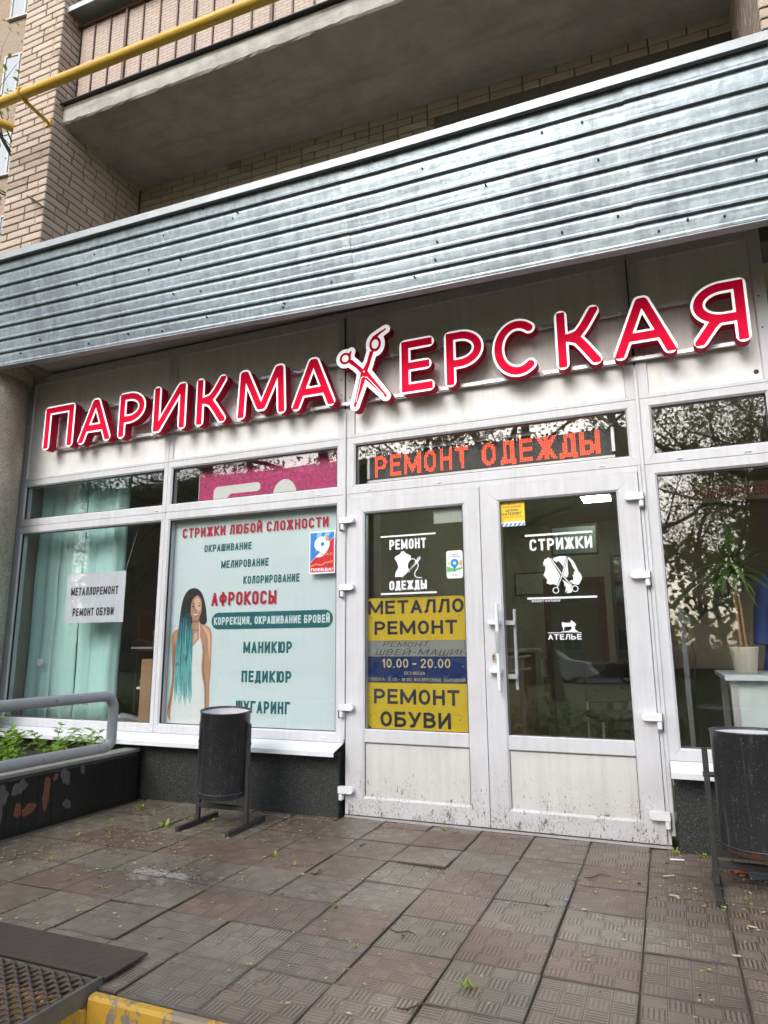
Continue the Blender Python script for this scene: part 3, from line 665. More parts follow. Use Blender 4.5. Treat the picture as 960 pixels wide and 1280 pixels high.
# ------------------------------------------------------------------ brickwork above
BH, BC = .0608, .0712          # brick height and course
def brickmesh(L, D=.11, H=BH, mt=None):
    rs = random.Random(int(L * 1e4)); mb = MB(); c = .004
    x, z = L / 2, H / 2
    vs = [(-x, D, -z), (x, D, -z), (x, D, z), (-x, D, z), (-x, c, -z), (x, c, -z), (x, c, z), (-x, c, z), (-x + c, 0, -z + c), (x - c, 0, -z + c), (x - c, 0, z - c), (-x + c, 0, z - c)]
    mb.add(vs, [(i + 4 * l, (i + 1) % 4 + 4 * l, (i + 1) % 4 + 4 + 4 * l, i + 4 + 4 * l) for l in (0, 1) for i in range(4)] + [(8, 9, 10, 11)])
    me = mb.mesh('brick'); me.materials.append(mt or M_BRICK); return me
BM = {}
def brick_row(parent, x0, x1, z, off, place, full=.25, half=.12, J=.012, seed=0):
    """bricks from x0 to x1 along a wall; place(xc, z) gives location and rotation"""
    rs = random.Random(seed * 977 + 3); x = x0; first = True; out = []
    seq = off
    i = 0
    while x < x1 - .03:
        L = seq[i] if i < len(seq) else (full if rs.random() < .8 else half)
        i += 1
        if x + L > x1 - .035: L = x1 - x
        L = round(L, 3)
        if L not in BM: BM[L] = brickmesh(L)
        loc, rot = place(x + L / 2, z); o = inst(BM[L], 'brick', parent, loc, rot); x += L + J
# left pillar: front face x -3.93..-3.446 at y=-.7, side face at x=-3.446, y -.7...35
PX0, PX1, PY = -3.925, -3.446, -.70
pil = thing('brick_pillar', (PX1 - .24, -.2, 4.2), 'buff brick pillar rising from the canopy at the left end of the balcony', 'pillar')
MB().box(-.225, .232, -.49, .56, -.1, 3.3).build('mortar_core', M_MORTAR, pil)
ox, oy, oz = PX1 - .24, -.2, 4.2
for c_ in range(0, 44):
    z = 4.22 + c_ * BC
    pat = [[.12, .25], [.25, .12], [.07, .25, .12]][(c_ * 2 + (c_ // 5)) % 3]
    if c_ % 2: pat = [.25 - .06 * (c_ % 4 == 1), .19]
    brick_row(pil, PX0 + .0, PX1, z, pat, lambda xc, zz: ((xc - ox, PY - oy, zz - oz), (0, 0, 0)), seed=c_)
for c_ in range(0, 40):
    z = 4.22 + c_ * BC
    yend = .345 if z < 5.60 else -.50
    # first brick turns the corner, so side rows start just behind the corner brick's face
    pat = [[.10, .25], [.22], [.10, .12], [.165]][(c_ + c_ // 7) % 4]
    # local +x runs from the corner back along +y; brick face looks to +x
    brick_row(pil, PY + .006, yend, z, pat, lambda yc, zz: ((PX1 - ox + .002, yc - oy, zz - oz), (0, 0, math.pi / 2)), seed=c_ + 100)
MB().tube([(-3.60 - ox, -.74 - oy, 4.80 - oz), (-3.47 - ox, -.76 - oy, 4.70 - oz), (-3.40 - ox, -.71 - oy, 4.64 - oz)], [.006, .011, .004], 6).build('iron_stub', M_DARK, pil)
# back wall of the balcony bay
bw = thing('recessed_brick_wall', (-.8, .35, 4.6), 'shaded strip of brick and plaster wall between the canopy and the balcony underside', 'wall')
MB().box(-2.80, 2.64, .012, .30, -.6, 1.0).build('wall_core', M_PLASTER, bw)
for c_ in range(-1, 7):
    zz0 = 5.462 - c_ * BC
    xe = 1.83 if c_ < 1 else -.36 - .0 * c_
    brick_row(bw, -3.43, xe, zz0, [[.12], [.25]][c_ % 2], lambda xc, zz: ((xc + .8, 0, zz - 4.6 + tilt(xc)), (0, .027, 0)), seed=c_ + 300, full=.25)
# right side wall
rw = thing('brick_side_wall', (1.84, -.1, 4.2), 'brick wall corner at the right end of the balcony', 'wall')
MB().box(-.008, .9, -.42, .46, -.3, 3.2).build('mortar_core', M_MORTAR, rw)
for c_ in range(0, 26):
    z = 4.02 + c_ * BC
    pat = [[.12, .25], [.25, .12], [.19, .25]][c_ % 3]
    brick_row(rw, -.53, .35, z, pat, lambda yc, zz: ((-.02, yc + .1, zz - 4.2), (0, 0, -math.pi / 2)), seed=c_ + 500)
    if c_ < 22: brick_row(rw, 1.822, 2.35, z, pat[::-1], lambda xc, zz: ((xc - 1.84, -.434, zz - 4.2), (0, 0, 0)), seed=c_ + 600)

# ------------------------------------------------------------------ balcony
bal = thing('balcony', (-.8, -.1, 5.55), 'concrete balcony with brown barred brickwork-patterned railing and black lip above the canopy', 'balcony')
bx, by, bz = -.8, -.1, 5.55
# slab with a slightly ragged front arris
mb = MB(); xs = np.linspace(-3.444, 1.822, 90); rs = random.Random(3); vs = []
for x in xs:
    j1, j2 = rs.uniform(-.004, .004), rs.uniform(-.006, .008)
    z0, z1 = 5.555 + tilt(x), 5.725 + tilt(x)
    vs += [(x - bx, .345 - by, z0 - bz), (x - bx, -.585 - by, z0 - bz + .0), (x - bx, -.600 + j1 - by, z0 - bz + .012 + j2), (x - bx, -.606 - by, (z0 + z1) / 2 - bz + j2), (x - bx, -.604 - by, z1 - bz), (x - bx, .345 - by, z1 - bz)]
mb.add(vs, [(i * 6 + j, i * 6 + (j + 1) % 6, (i + 1) * 6 + (j + 1) % 6, (i + 1) * 6 + j) for i in range(len(xs) - 1) for j in range(6)] + [tuple(range(6)), tuple(range(len(vs) - 6, len(vs)))[::-1]])
for f_i in range(len(mb.f)):
    j = f_i % 6
    if f_i < (len(xs) - 1) * 6 and j in (1, 2, 3): mb.mi[f_i] = 1
mb.build('slab', [M_CONC, M_CONCF], bal)
def tb(x0, x1, y0, y1, z0, z1, name, m, ch=0, n=1):
    mb = MB()
    mb.box(x0 - bx, x1 - bx, y0 - by, y1 - by, z0 - bz, z1 - bz, ch=ch)
    o = mb.build(name, m, bal)
    for v in o.data.vertices: v.co.z += tilt(v.co.x + bx)
    return o
M_BLK = mat('black_bitumen', (.022, .022, .024), .35, var=.3, bump=.5, bscale=30, bd=.004)
tb(-3.452, 1.82, -.628, -.56, 5.728, 5.748, 'bitumen_lip', M_BLK, .004)
tb(-3.452, 1.82, -.615, -.53, 5.750, 5.772, 'bitumen_lip', M_BLK, .004)
o = tb(-3.40, 1.80, -.52, -.50, 5.775, 6.62, 'rail_infill', None, 0); o.data.materials.clear()
k = NT('brick_pattern_sheet'); bt = k.n('ShaderNodeTexBrick'); bt.inputs['Scale'].default_value = 1.0; bt.inputs['Brick Width'].default_value = .10; bt.inputs['Row Height'].default_value = .030; bt.inputs['Mortar Size'].default_value = .0035
bt.inputs['Color1'].default_value = (.42, .32, .27, 1); bt.inputs['Color2'].default_value = (.46, .37, .31, 1); bt.inputs['Mortar'].default_value = (.22, .16, .13, 1)
x_, y_, z_ = sepxyz(k, k.tc.outputs['Object']); cb = k.n('ShaderNodeCombineXYZ'); k.l(x_, cb.inputs[0]); k.l(z_, cb.inputs[1]); k.l(cb.outputs[0], bt.inputs['Vector'])
k.col(k.mix(k.ramp(k.noise(3, 5, .7), [(.4, 0), (.75, .6)]), bt.outputs['Color'], (.30, .25, .21))); k.rough(.6); k.bump(bt.outputs['Fac'], .4, -.004); o.data.materials.append(k.m)
M_BRN = mat('brown_painted_iron', (.10, .045, .03), .55, var=.4, scale=20)
tb(-3.44, 1.82, -.545, -.515, 6.60, 6.635, 'top_rail', M_BRN, .003)
tb(-3.44, 1.82, -.538, -.52, 5.785, 5.805, 'bottom_rail', M_BRN, .002)
x = -3.243; i = 0
while x < 1.7:
    w = .013 if i % 4 == 2 else .006
    tb(x - w, x + w, -.540 if i % 4 == 2 else -.533, -.521, 5.806, 6.598, 'baluster', M_BRN, 0); x += .186; i += 1
M_BLUEG = mat('grey_blue_sill_metal', (.36, .43, .48), .4, metal=.3)
tb(-3.50, 1.82, -.66, -.50, 6.70, 6.712, 'glazing_sill', M_BLUEG); tb(-3.50, 1.82, -.664, -.655, 6.66, 6.712, 'sill_lip', M_BLUEG)
tb(-3.44, 1.82, -.56, -.50, 6.715, 6.78, 'glazing_frame', mat('brown_wood', (.16, .09, .06), .6))
tb(-3.30, 1.82, -.535, -.53, 6.785, 7.9, 'glazing_pane', M_GLASS); tb(-3.30, 1.7, -.45, -.44, 6.785, 7.9, 'net_curtain', mat('net_curtain', (.7, .72, .72), .9, bump=.3, bscale=20, bd=.02))
for x in (-3.40, -2.3, -1.2, -.1, 1.0): tb(x - .06, x - .0, -.56, -.50, 6.782, 7.9, 'glazing_post', mat('brown_wood', (.16, .09, .06), .6))
# building mass above and around, out of frame
tag(MB().box(-3.3, 9, .36, 12, 5.70, 22).build('upper_storeys', M_BRICKP), 'brick apartment storeys rising above the balcony', 'building')
# drip cable under the lip
MB().tube([(-3.45 - bx, -.64 - by, 5.722 - bz), (-2.6 - bx, -.645 - by, 5.700 - bz), (-1.5 - bx, -.64 - by, 5.674 - bz), (0 - bx, -.645 - by, 5.63 - bz), (1.8 - bx, -.64 - by, 5.58 - bz)], .010, 6).build('black_cable', M_BLK, bal)

# ------------------------------------------------------------------ yellow gas pipe
k = NT('yellow_pipe_paint'); c = k.mix(k.noise(5, 5), (.55, .33, .035), (.68, .42, .05)); c = k.mix(k.ramp(k.noise(1, 5, .7, vec=k.mapping((3, 30, 30))), [(.5, 0), (.72, .5)]), c, (.30, .20, .06)); c = k.mix(k.ramp(k.noise(40, 4), [(.68, 0), (.72, .7)]), c, (.16, .09, .04)); k.col(c); k.rough(.42); k.bump(k.noise(25, 4), .25, .004); M_YP = k.m
gp = thing('gas_pipe', (-3.5, -1.05, 5.44), 'yellow painted gas pipe crossing in front of the brick pillar and balcony', 'pipe')
MB().tube([(-3.5, 0, .14), (-2, 0, .085), (-.3, 0, .015), (1.5, 0, -.045), (5.3, 0, -.17)], .038, 20).build('pipe_run', M_YP, gp)
clp = MB()
for w in range(10):
    a = 2 * math.pi * w / 9
clp.tube([(.13, (.045 * math.cos(a)), .0 + .045 * math.sin(a)) for a in [2 * math.pi * w / 16 for w in range(17)]], .010, 6, caps=False)
clp.tube([(.13, .035, -.036), (.02, .345, .05)], .016, 8); clp.box(-.012, .05, .335, .352, .02, .08)
clp.build('pipe_bracket', M_YP, gp)
MB().tube([(-.9, .20, .42), (-.74, .22, .32), (-.62, .27, .255), (-.52, .36, .225), (-.47, .5, .22), (-.47, 1.2, .22)], .036, 16).build('branch_elbow', M_YP, gp)

# ------------------------------------------------------------------ round concrete column on the left
col = thing('round_column', (-4.375, -.295, -.45), 'rough round concrete column at the left edge under the canopy', 'column')
mb = MB(); n = 56
prof = [(.30, 0), (.30, 3.86), (.285, 3.875), (.285, 3.885), (.315, 3.90), (.315, 4.0)]
vs = [(r * math.cos(2 * math.pi * j / n), r * math.sin(2 * math.pi * j / n), z) for r, z in prof for j in range(n)]
mb.add(vs, [(i * n + j, i * n + (j + 1) % n, (i + 1) * n + (j + 1) % n, (i + 1) * n + j) for i in range(len(prof) - 1) for j in range(n)], 0, True); mb.build('column_shaft', M_PEB, col, fix=False)
MB().box(-.33, .36, -.3, .3, 4.0, 4.2).build('column_cap', M_CONC, col)
tag(MB().box(-7, -4.3, .0, .3, -.4, 3.9).build('side_wall', M_PEB), 'pebbledash wall beside the round column', 'wall')
# ================================================================== SIGNS
sign = thing('shop_sign', (-1.1, -.13, 2.97), 'red and white channel letters reading ПАРИКМАХЕРСКАЯ with scissors for Х, above the windows', 'shop sign')
SX, SZ = -1.1, 2.97
for z in (3.135, 2.815): 
    mb = MB(); mb.box(-3.86 - SX, 1.62 - SX, .10, .118, z - SZ - .014, z - SZ + .014, ch=.003)
    o = mb.build('mounting_rail', M_ALU, sign)
    for x in (-3.4, -2.4, -1.6, -.95, -.3, .5, .95, 1.45): pass
fx = MB()
for z in (3.135, 2.815):
    for x in (-3.5, -2.75, -2.1, -1.25, -.95, -.6, -.25, .45, .95, 1.4): fx.box(x - SX - .012, x - SX + .012, .095, .099, z - SZ - .02, z - SZ + .006); fx.box(x - SX - .004, x - SX + .004, .118, .13, z - SZ - .03, z - SZ + .03)
fx.build('rail_clips', M_WPAINT, sign)
def channel(loops_out, loops_in, x0, z0, name, holes=None, lab=None):
    mb = MB(); fill(mb, loops_out, .004, 0, thick=.075, x0=x0 - SX, z0=z0 - SZ); o = mb.build(name, M_REDS, sign)
    if lab: o['label'] = lab
    mb = MB(); fill(mb, loops_out, 0.0, 0, thick=.0038, x0=x0 - SX, z0=z0 - SZ); mb.build('white_outline', M_SWHITE, o)
    mb = MB(); fill(mb, loops_in, -.0025, 0, thick=.002, x0=x0 - SX, z0=z0 - SZ); mb.build('red_face', M_RED, o)
RO, RI = .040, .0258
def ell(cx, cy, rx, ry, a0, a1, n=22): return [(cx + rx * math.cos(math.radians(a0 + (a1 - a0) * i / n)), cy + ry * math.sin(math.radians(a0 + (a1 - a0) * i / n))) for i in range(n + 1)]
def bigletter(ch, xa, xb, za=2.775, zb=3.175):
    """outer box of the white outline xa..xb, za..zb; centre lines are inset by RO"""
    w, h = xb - xa - 2 * RO, zb - za - 2 * RO
    L = {
     'П': [[(0, 0), (0, h), (w, h), (w, 0)]],
     'А': [[(0, 0), (w * .46, h), (w * .54, h), (w, 0)], [(w * .17, h * .30), (w * .83, h * .30)]],
     'Р': [[(0, 0), (0, h)], [(0, h), (w * .35, h)] + ell(w * .35, h * .69, w * .65, h * .31, 90, -90)[1:] + [(0, h * .38)]],
     'И': [[(0, h), (0, 0), (w * .08, 0), (w * .92, h), (w, h), (w, 0)]],
     'К': [[(0, 0), (0, h)], [(0, h * .52), (w * .22, h * .52)], [(w, h)] + [(w * .72, h * .72), (w * .52, h * .57), (w * .22, h * .52)], [(w * .22, h * .52), (w * .5, h * .45), (w * .7, h * .28), (w, 0)]],
     'М': [[(0, 0), (w * .04, h), (w * .10, h), (w * .46, h * .14), (w * .54, h * .14), (w * .90, h), (w * .96, h), (w, 0)]],
     'Е': [[(w, h), (0, h), (0, 0), (w, 0)], [(0, h * .5), (w * .88, h * .5)]],
     'С': [ell(w * .53, h / 2, w * .53, h / 2, 52, 308, 40)],
     'Я': [[(w, 0), (w, h)], [(w, h), (w * .6, h)] + ell(w * .6, h * .69, w * .6, h * .31, 90, 270)[1:] + [(w, h * .38)], [(w * .45, h * .38), (w * .3, h * .28), (0, 0)]],
    }[ch]
    lo = stroke_loops(L, RO, .0052, 0, flat=False); li = stroke_loops(L, RI, .0045, 0, flat=True, clip=(-RI, h + RI), ends=(0, h))
    channel(lo, li, xa + RO, za + RO, 'letter')
for ch, a, b in (('П', -3.880, -3.525), ('А', -3.468, -3.105), ('Р', -3.030, -2.745), ('И', -2.668, -2.330), ('К', -2.240, -1.950), ('М', -1.850, -1.412), ('А', -1.365, -1.005),
                 ('Е', -.505, -.252), ('Р', -.180, .094), ('С', .150, .470), ('К', .558, .835), ('А', .902, 1.262), ('Я', 1.350, 1.652)): bigletter(ch, a, b)
# the scissors standing in for Х: tapered strokes as one distance field
def field_loops(parts, res, lev, box_):
    xs = np.arange(box_[0] + .0003, box_[1], res); ys = np.arange(box_[2] + .0004, box_[3], res); X, Y = np.meshgrid(xs, ys); F = np.full(X.shape, 9.)
    for p in parts:
        if p[0] == 's': F = np.minimum(F, seg_field(X, Y, p[1], p[2], p[3], p[4]))
        elif p[0] == 'e':
            (cx, cy), (rx, ry), w = p[1], p[2], p[3]; q = np.hypot((X - cx) / rx, (Y - cy) / ry); e = (q - 1) * min(rx, ry)
            F = np.minimum(F, np.abs(e) - w if w else e)
    return march(F, xs, ys, lev)
def zs(x, y): # px in the enlarged crop of the photo -> metres on the sign plane
    A = {0: 0}
    return x, y
S = [ # blade + handle going from lower left to upper right
 ('s', (-.848, 2.745), (-.775, 2.985), .006, .024), ('s', (-.775, 2.985), (-.742, 3.055), .017, .012), ('s', (-.742, 3.055), (-.720, 3.125), .010, .012), ('e', (-.690, 3.187), (.036, .046), .006),
 ('s', (-.700, 3.235), (-.655, 3.265), .012, .006), ('s', (-.655, 3.265), (-.610, 3.287), .006, .003),
 # blade + handle going from lower right to upper left
 ('s', (-.610, 2.785), (-.770, 2.975), .006, .024), ('s', (-.770, 2.975), (-.835, 3.045), .013, .010), ('s', (-.835, 3.045), (-.880, 3.085), .010, .013), ('e', (-.925, 3.118), (.036, .036), .006), ('s', (-.892, 3.140), (-.880, 3.163), .008, .003)]
disc = [('e', (-.690, 3.187), (.036, .046), 0), ('e', (-.925, 3.118), (.036, .036), 0)]
bb = (-1.03, -.50, 2.66, 3.36)
channel(field_loops(S + disc, .0045, .031, bb), field_loops(S, .003, .003, bb), 0, 0, 'scissors_letter', lab='pair of open scissors standing for the letter Х')
sc_o = [o for o in sign.children if o.name.startswith('scissors')][0]
mb = MB(); fill(mb, [circle(-.776 - SX, 2.992 - SZ, .006, n=12)], -.004)
for a, b in (((-.838, 2.775), (-.797, 2.950)), ((-.625, 2.795), (-.752, 2.945)), ((-.797, 2.950), (-.778, 2.955)), ((-.752, 2.945), (-.768, 2.948))):
    fill(mb, stroke_loops([[(a[0] - SX, a[1] - SZ), (b[0] - SX, b[1] - SZ)]], .0022, .0012, flat=False), -.004)
mb.build('blade_highlights', M_SWHITE, sc_o)

# ------------------------------------------------------------------ prints on and behind the glass
def printmat(name, c, rough=.45, var=.03, spec=.5): return mat(name, c, rough, var=var, spec=spec)
M_TEAL = printmat('print_teal', (.0, .13, .15)); M_CRIM = printmat('print_crimson', (.45, .0, .03)); M_PALE = printmat('poster_pale_blue', (.66, .80, .84)); M_BLACKP = printmat('print_black', (.02, .02, .025)); M_GREYSH = printmat('print_grey_shadow', (.46, .52, .56))
COND = dict(W=.46, hw=.125, k=1.0, gap=.17, space=.42, res=.03)
poster = thing('service_poster', (-1.82, .08, 1.3), 'pale blue hairdressing service poster with long-haired woman behind the middle window', 'poster')
PXc, PZc = -1.82, 1.3
MB().box(-2.555 - PXc, -1.092 - PXc, 0, .004, .505 - PZc, 2.095 - PZc).build('poster_sheet', M_PALE, poster)
def pt(name, m, y, items, parent=poster, px=PXc, pz=PZc, **kw):
    mb = MB()
    for t, x0, x1, z0, z1 in items: text(mb, t, x0 - px, x1 - px, z0 - pz, z1 - pz, y, **{**COND, **kw})
    return mb.build(name, m, parent, fix=False)
lines_red = [('СТРИЖКИ ЛЮБОЙ СЛОЖНОСТИ', -2.470, -1.155, 1.932, 2.010), ('АФРОКОСЫ', -2.162, -1.582, 1.385, 1.487)]
pt('lettering_shadow', M_GREYSH, -.0008, [(t, a + .008, b + .008, c - .008, d - .008) for t, a, b, c, d in lines_red])
pt('red_lettering', M_CRIM, -.0016, lines_red)
pt('teal_lettering', M_TEAL, -.0016, [('ОКРАШИВАНИЕ', -2.251, -1.812, 1.806, 1.864), ('МЕЛИРОВАНИЕ', -2.085, -1.657, 1.671, 1.731), ('КОЛОРИРОВАНИЕ', -1.877, -1.389, 1.541, 1.602), ('МАНИКЮР', -1.857, -1.442, 1.028, 1.112), ('ПЕДИКЮР', -1.864, -1.442, .819, .902), ('ШУГАРИНГ', -1.905, -1.447, .602, .688)])
mb = MB(); fill(mb, stroke_loops([[(-2.090 - PXc, 1.269 - PZc), (-1.176 - PXc, 1.269 - PZc)]], .063, .006, flat=False), -.0016); mb.build('teal_banner', M_TEAL, poster, fix=False)
pt('banner_lettering', M_PALE, -.0026, [('КОРРЕКЦИЯ, ОКРАШИВАНИЕ БРОВЕЙ', -2.130, -1.138, 1.240, 1.298)])
# printed woman
k = NT('print_skin'); xs_ = sepxyz(k, k.tc.outputs['Object']); k.col(k.mix(k.noise(9, 4, .6), (.36, .175, .10), (.66, .40, .27))); k.rough(.5); M_SKIN = k.m; M_SKIN2 = printmat('print_skin_shade', (.36, .17, .11), .5); M_DRESS = printmat('print_dress', (.78, .83, .84), .5)
k = NT('print_ombre_hair'); z = sepxyz(k, k.tc.outputs['Object'])[2]
c = k.ramp(k.math('ADD', k.math('MULTIPLY', k.math('ADD', z, .85), 1.0), k.math('MULTIPLY', k.noise(1, 3, .6, vec=k.mapping((95, 1, 5))), .16)), [(.28, (.55, .80, .81)), (.46, (.22, .66, .67)), (.68, (.05, .40, .46)), (.90, (.018, .09, .12)), (1.0, (.012, .012, .015))])
st = k.ramp(k.noise(1, 2, .5, vec=k.mapping((230, 1, 3))), [(.45, 1.0), (.7, .45)]); k.col(k.mix(1.0, c, st, 'MULTIPLY')); k.rough(.45); M_OMB = k.m
M_HAIR = printmat('print_dark_hair', (.015, .018, .025)); M_LIP = printmat('print_lips', (.40, .08, .09)); M_TEETH = printmat('print_teeth', (.8, .78, .75))
def poly(name, m, y, pts, n=5, sm=True, parent=poster, px=PXc, pz=PZc):
    mb = MB(); p = [(a - px, b - pz) for a, b in pts]; fill(mb, [smooth_poly(p, n) if sm else p], y); return mb.build(name, m, parent, fix=False)
def multi(name, m, y, polys, parent=poster, px=PXc, pz=PZc):
    mb = MB()
    for p in polys: fill(mb, [[(a - px, b - pz) for a, b in p]], y)
    return mb.build(name, m, parent, fix=False)
poly('printed_hair', M_HAIR, -.0010, [(-2.342, 1.528), (-2.395, 1.505), (-2.425, 1.45), (-2.44, 1.37), (-2.40, 1.25), (-2.31, 1.24), (-2.205, 1.25), (-2.205, 1.33), (-2.225, 1.42), (-2.26, 1.49), (-2.30, 1.522)])
poly('printed_arms', M_SKIN, -.0016, [(-2.46, 1.215), (-2.505, 1.195), (-2.525, 1.14), (-2.512, 1.0), (-2.500, .85), (-2.515, .70), (-2.528, .62), (-2.530, .575), (-2.510, .535), (-2.490, .53), (-2.487, .555), (-2.497, .61), (-2.485, .72), (-2.47, .9), (-2.455, 1.0), (-2.40, 1.05), (-2.30, 1.0), (-2.235, 1.0), (-2.222, 1.06), (-2.228, .95), (-2.222, .87), (-2.195, .78), (-2.185, .66), (-2.178, .58), (-2.150, .58), (-2.142, .68), (-2.148, .80), (-2.143, .88), (-2.142, 1.0), (-2.143, 1.12), (-2.150, 1.185), (-2.175, 1.225), (-2.24, 1.250), (-2.262, 1.262), (-2.262, 1.30), (-2.33, 1.30), (-2.34, 1.25)])
poly('printed_dress', M_DRESS, -.0022, [(-2.462, 1.13), (-2.455, 1.0), (-2.468, .85), (-2.478, .70), (-2.480, .512), (-2.22, .512), (-2.19, .60), (-2.20, .75), (-2.218, .86), (-2.232, .93), (-2.225, 1.0), (-2.226, 1.055), (-2.248, 1.14), (-2.262, 1.135), (-2.30, 1.10), (-2.345, 1.075)], 4)
poly('printed_strap', M_DRESS, -.0026, [(-2.268, 1.265), (-2.262, 1.265), (-2.252, 1.14), (-2.260, 1.13)], sm=False)
poly('printed_face', M_SKIN, -.0028, [(-2.300, 1.470), (-2.270, 1.455), (-2.250, 1.415), (-2.250, 1.36), (-2.262, 1.315), (-2.285, 1.282), (-2.305, 1.275), (-2.330, 1.29), (-2.350, 1.33), (-2.353, 1.39), (-2.340, 1.44)])
poly('printed_neck_shade', M_SKIN2, -.0022, [(-2.335, 1.275), (-2.300, 1.258), (-2.270, 1.268), (-2.262, 1.30), (-2.33, 1.30)])
M_SKINL = printmat('print_skin_light', (.74, .48, .34), .5, .1)
poly('printed_cheek_light', M_SKINL, -.0031, [(-2.322, 1.440), (-2.300, 1.455), (-2.275, 1.440), (-2.262, 1.40), (-2.262, 1.36), (-2.280, 1.345), (-2.300, 1.36), (-2.318, 1.39)])
poly('printed_arm_shade', M_SKIN2, -.0019, [(-2.222, 1.07), (-2.218, .95), (-2.212, .87), (-2.190, .78), (-2.182, .66), (-2.175, .60), (-2.168, .66), (-2.178, .80), (-2.200, .89), (-2.205, 1.0), (-2.212, 1.10)])
poly('printed_arm_shade', M_SKIN2, -.0019, [(-2.500, 1.12), (-2.508, 1.0), (-2.496, .85), (-2.510, .70), (-2.523, .62), (-2.505, .62), (-2.490, .75), (-2.480, .90), (-2.478, 1.05)])
poly('printed_shoulder_light', M_SKINL, -.0019, [(-2.235, 1.235), (-2.190, 1.212), (-2.162, 1.17), (-2.155, 1.08), (-2.158, .98), (-2.170, 1.05), (-2.182, 1.14), (-2.21, 1.19)])
poly('printed_chest_light', M_SKINL, -.0019, [(-2.325, 1.16), (-2.29, 1.185), (-2.275, 1.15), (-2.30, 1.115), (-2.325, 1.10)])
poly('printed_collar_shade', M_SKIN2, -.0020, [(-2.325, 1.205), (-2.29, 1.198), (-2.262, 1.212), (-2.262, 1.217), (-2.29, 1.206), (-2.325, 1.213)])
rb = random.Random(31); strands = []
for q in range(46):
    x_0 = -2.468 + .150 * (q + rb.random()) / 46; zt_ = rb.uniform(1.0, 1.42) if x_0 > -2.44 else rb.uniform(.95, 1.2); zb_ = rb.uniform(.66, .9); w_ = rb.uniform(.0012, .0028); dx_ = rb.uniform(-.010, .012)
    strands.append([(x_0 + dx_, zt_), (x_0 + w_ + dx_, zt_), (x_0 + w_ * 1.5, (zt_ + zb_) / 2), (x_0 + w_, zb_), (x_0, zb_), (x_0 - w_ * .3, (zt_ + zb_) / 2)])
multi('printed_hair_strands', printmat('print_strand_teal', (.20, .60, .63), .4, .3), -.0047, [s for s in strands if max(p[1] for p in s) < 1.3])
multi('printed_dark_strands', printmat('print_strand_dark', (.015, .10, .13), .4), -.0046, [[(a + .004, b - .02) for a, b in s] for s in strands[::2]])
multi('printed_eyes', M_HAIR, -.0034, [smooth_poly([(-2.343, 1.383), (-2.330, 1.390), (-2.316, 1.384), (-2.330, 1.380)], 3), smooth_poly([(-2.288, 1.387), (-2.274, 1.395), (-2.262, 1.390), (-2.275, 1.384)], 3), [(-2.345, 1.402), (-2.328, 1.410), (-2.312, 1.404), (-2.328, 1.405)], [(-2.290, 1.407), (-2.274, 1.414), (-2.258, 1.405), (-2.274, 1.409)]])
multi('printed_mouth', M_LIP, -.0034, [smooth_poly([(-2.332, 1.335), (-2.305, 1.325), (-2.275, 1.340), (-2.282, 1.318), (-2.305, 1.306), (-2.325, 1.316)], 3)])
multi('printed_smile', M_TEETH, -.0040, [smooth_poly([(-2.328, 1.332), (-2.303, 1.325), (-2.279, 1.335), (-2.288, 1.320), (-2.306, 1.315), (-2.320, 1.321)], 3)])
multi('printed_nose', M_SKIN2, -.0034, [smooth_poly([(-2.313, 1.352), (-2.300, 1.347), (-2.288, 1.354), (-2.296, 1.358), (-2.306, 1.357)], 3)])
poly('printed_braids', M_OMB, -.0040, [(-2.342, 1.527), (-2.310, 1.500), (-2.335, 1.45), (-2.352, 1.39), (-2.350, 1.31), (-2.335, 1.22), (-2.325, 1.10), (-2.318, .95), (-2.310, .82), (-2.305, .70), (-2.320, .655), (-2.345, .70), (-2.365, .64), (-2.390, .72), (-2.415, .64), (-2.44, .72), (-2.465, .67), (-2.475, .80), (-2.478, .95), (-2.473, 1.10), (-2.458, 1.25), (-2.445, 1.38), (-2.425, 1.46), (-2.39, 1.51)], 4)
poly('printed_side_hair', M_HAIR, -.0040, [(-2.318, 1.508), (-2.29, 1.518), (-2.25, 1.48), (-2.222, 1.41), (-2.206, 1.32), (-2.207, 1.255), (-2.245, 1.25), (-2.268, 1.28), (-2.252, 1.34), (-2.250, 1.41), (-2.272, 1.460)])

# Victory Day sticker card on the outside of the same window
vc = thing('holiday_card', (-1.18, .028, 1.74), 'small blue and red 9 МАЯ ПОБЕДА! card at the top right of the poster window', 'card')
def V(x, z): return (-.104 + x * .208, -.153 + z * .306)
MB().box(-.1045, .1045, 0, .002, -.1545, .1545, ch=.0005).build('card_sheet', M_PRWHITE, vc)
M_VB = printmat('print_blue', (.02, .22, .62)); M_VR = printmat('print_red', (.58, .005, .03)); M_OR = printmat('print_orange', (.75, .30, .04))
def vpoly(name, m, y, polys):
    mb = MB()
    for p in polys: fill(mb, [[V(*q) for q in p]], y)
    return mb.build(name, m, vc, fix=False)
vpoly('blue_field', M_VB, -.0008, [[(.04, .97), (.04, .26), (.96, .86), (.96, .97)]])
vpoly('red_field', M_VR, -.0008, [[(.04, .245), (.04, .03), (.96, .03), (.96, .845)]])
vpoly('light_rays', printmat('print_light_blue', (.25, .52, .85)), -.0012, [[(.3, .965), (.5, .965), (.32, .55), (.26, .50)], [(.62, .965), (.85, .965), (.6, .75), (.5, .75)]])
mb = MB(); fill(mb, [[V(*q) for q in circle(.50, .69, .30, .18, 30)], [V(*q) for q in circle(.52, .69, .07, .05, 16)]], -.0018); fill(mb, [[V(*q) for q in smooth_poly([(.78, .66), (.70, .52), (.52, .40), (.26, .385), (.40, .46), (.52, .55)], 4)]], -.0022); mb.build('numeral_nine', M_PRWHITE, vc, fix=False)
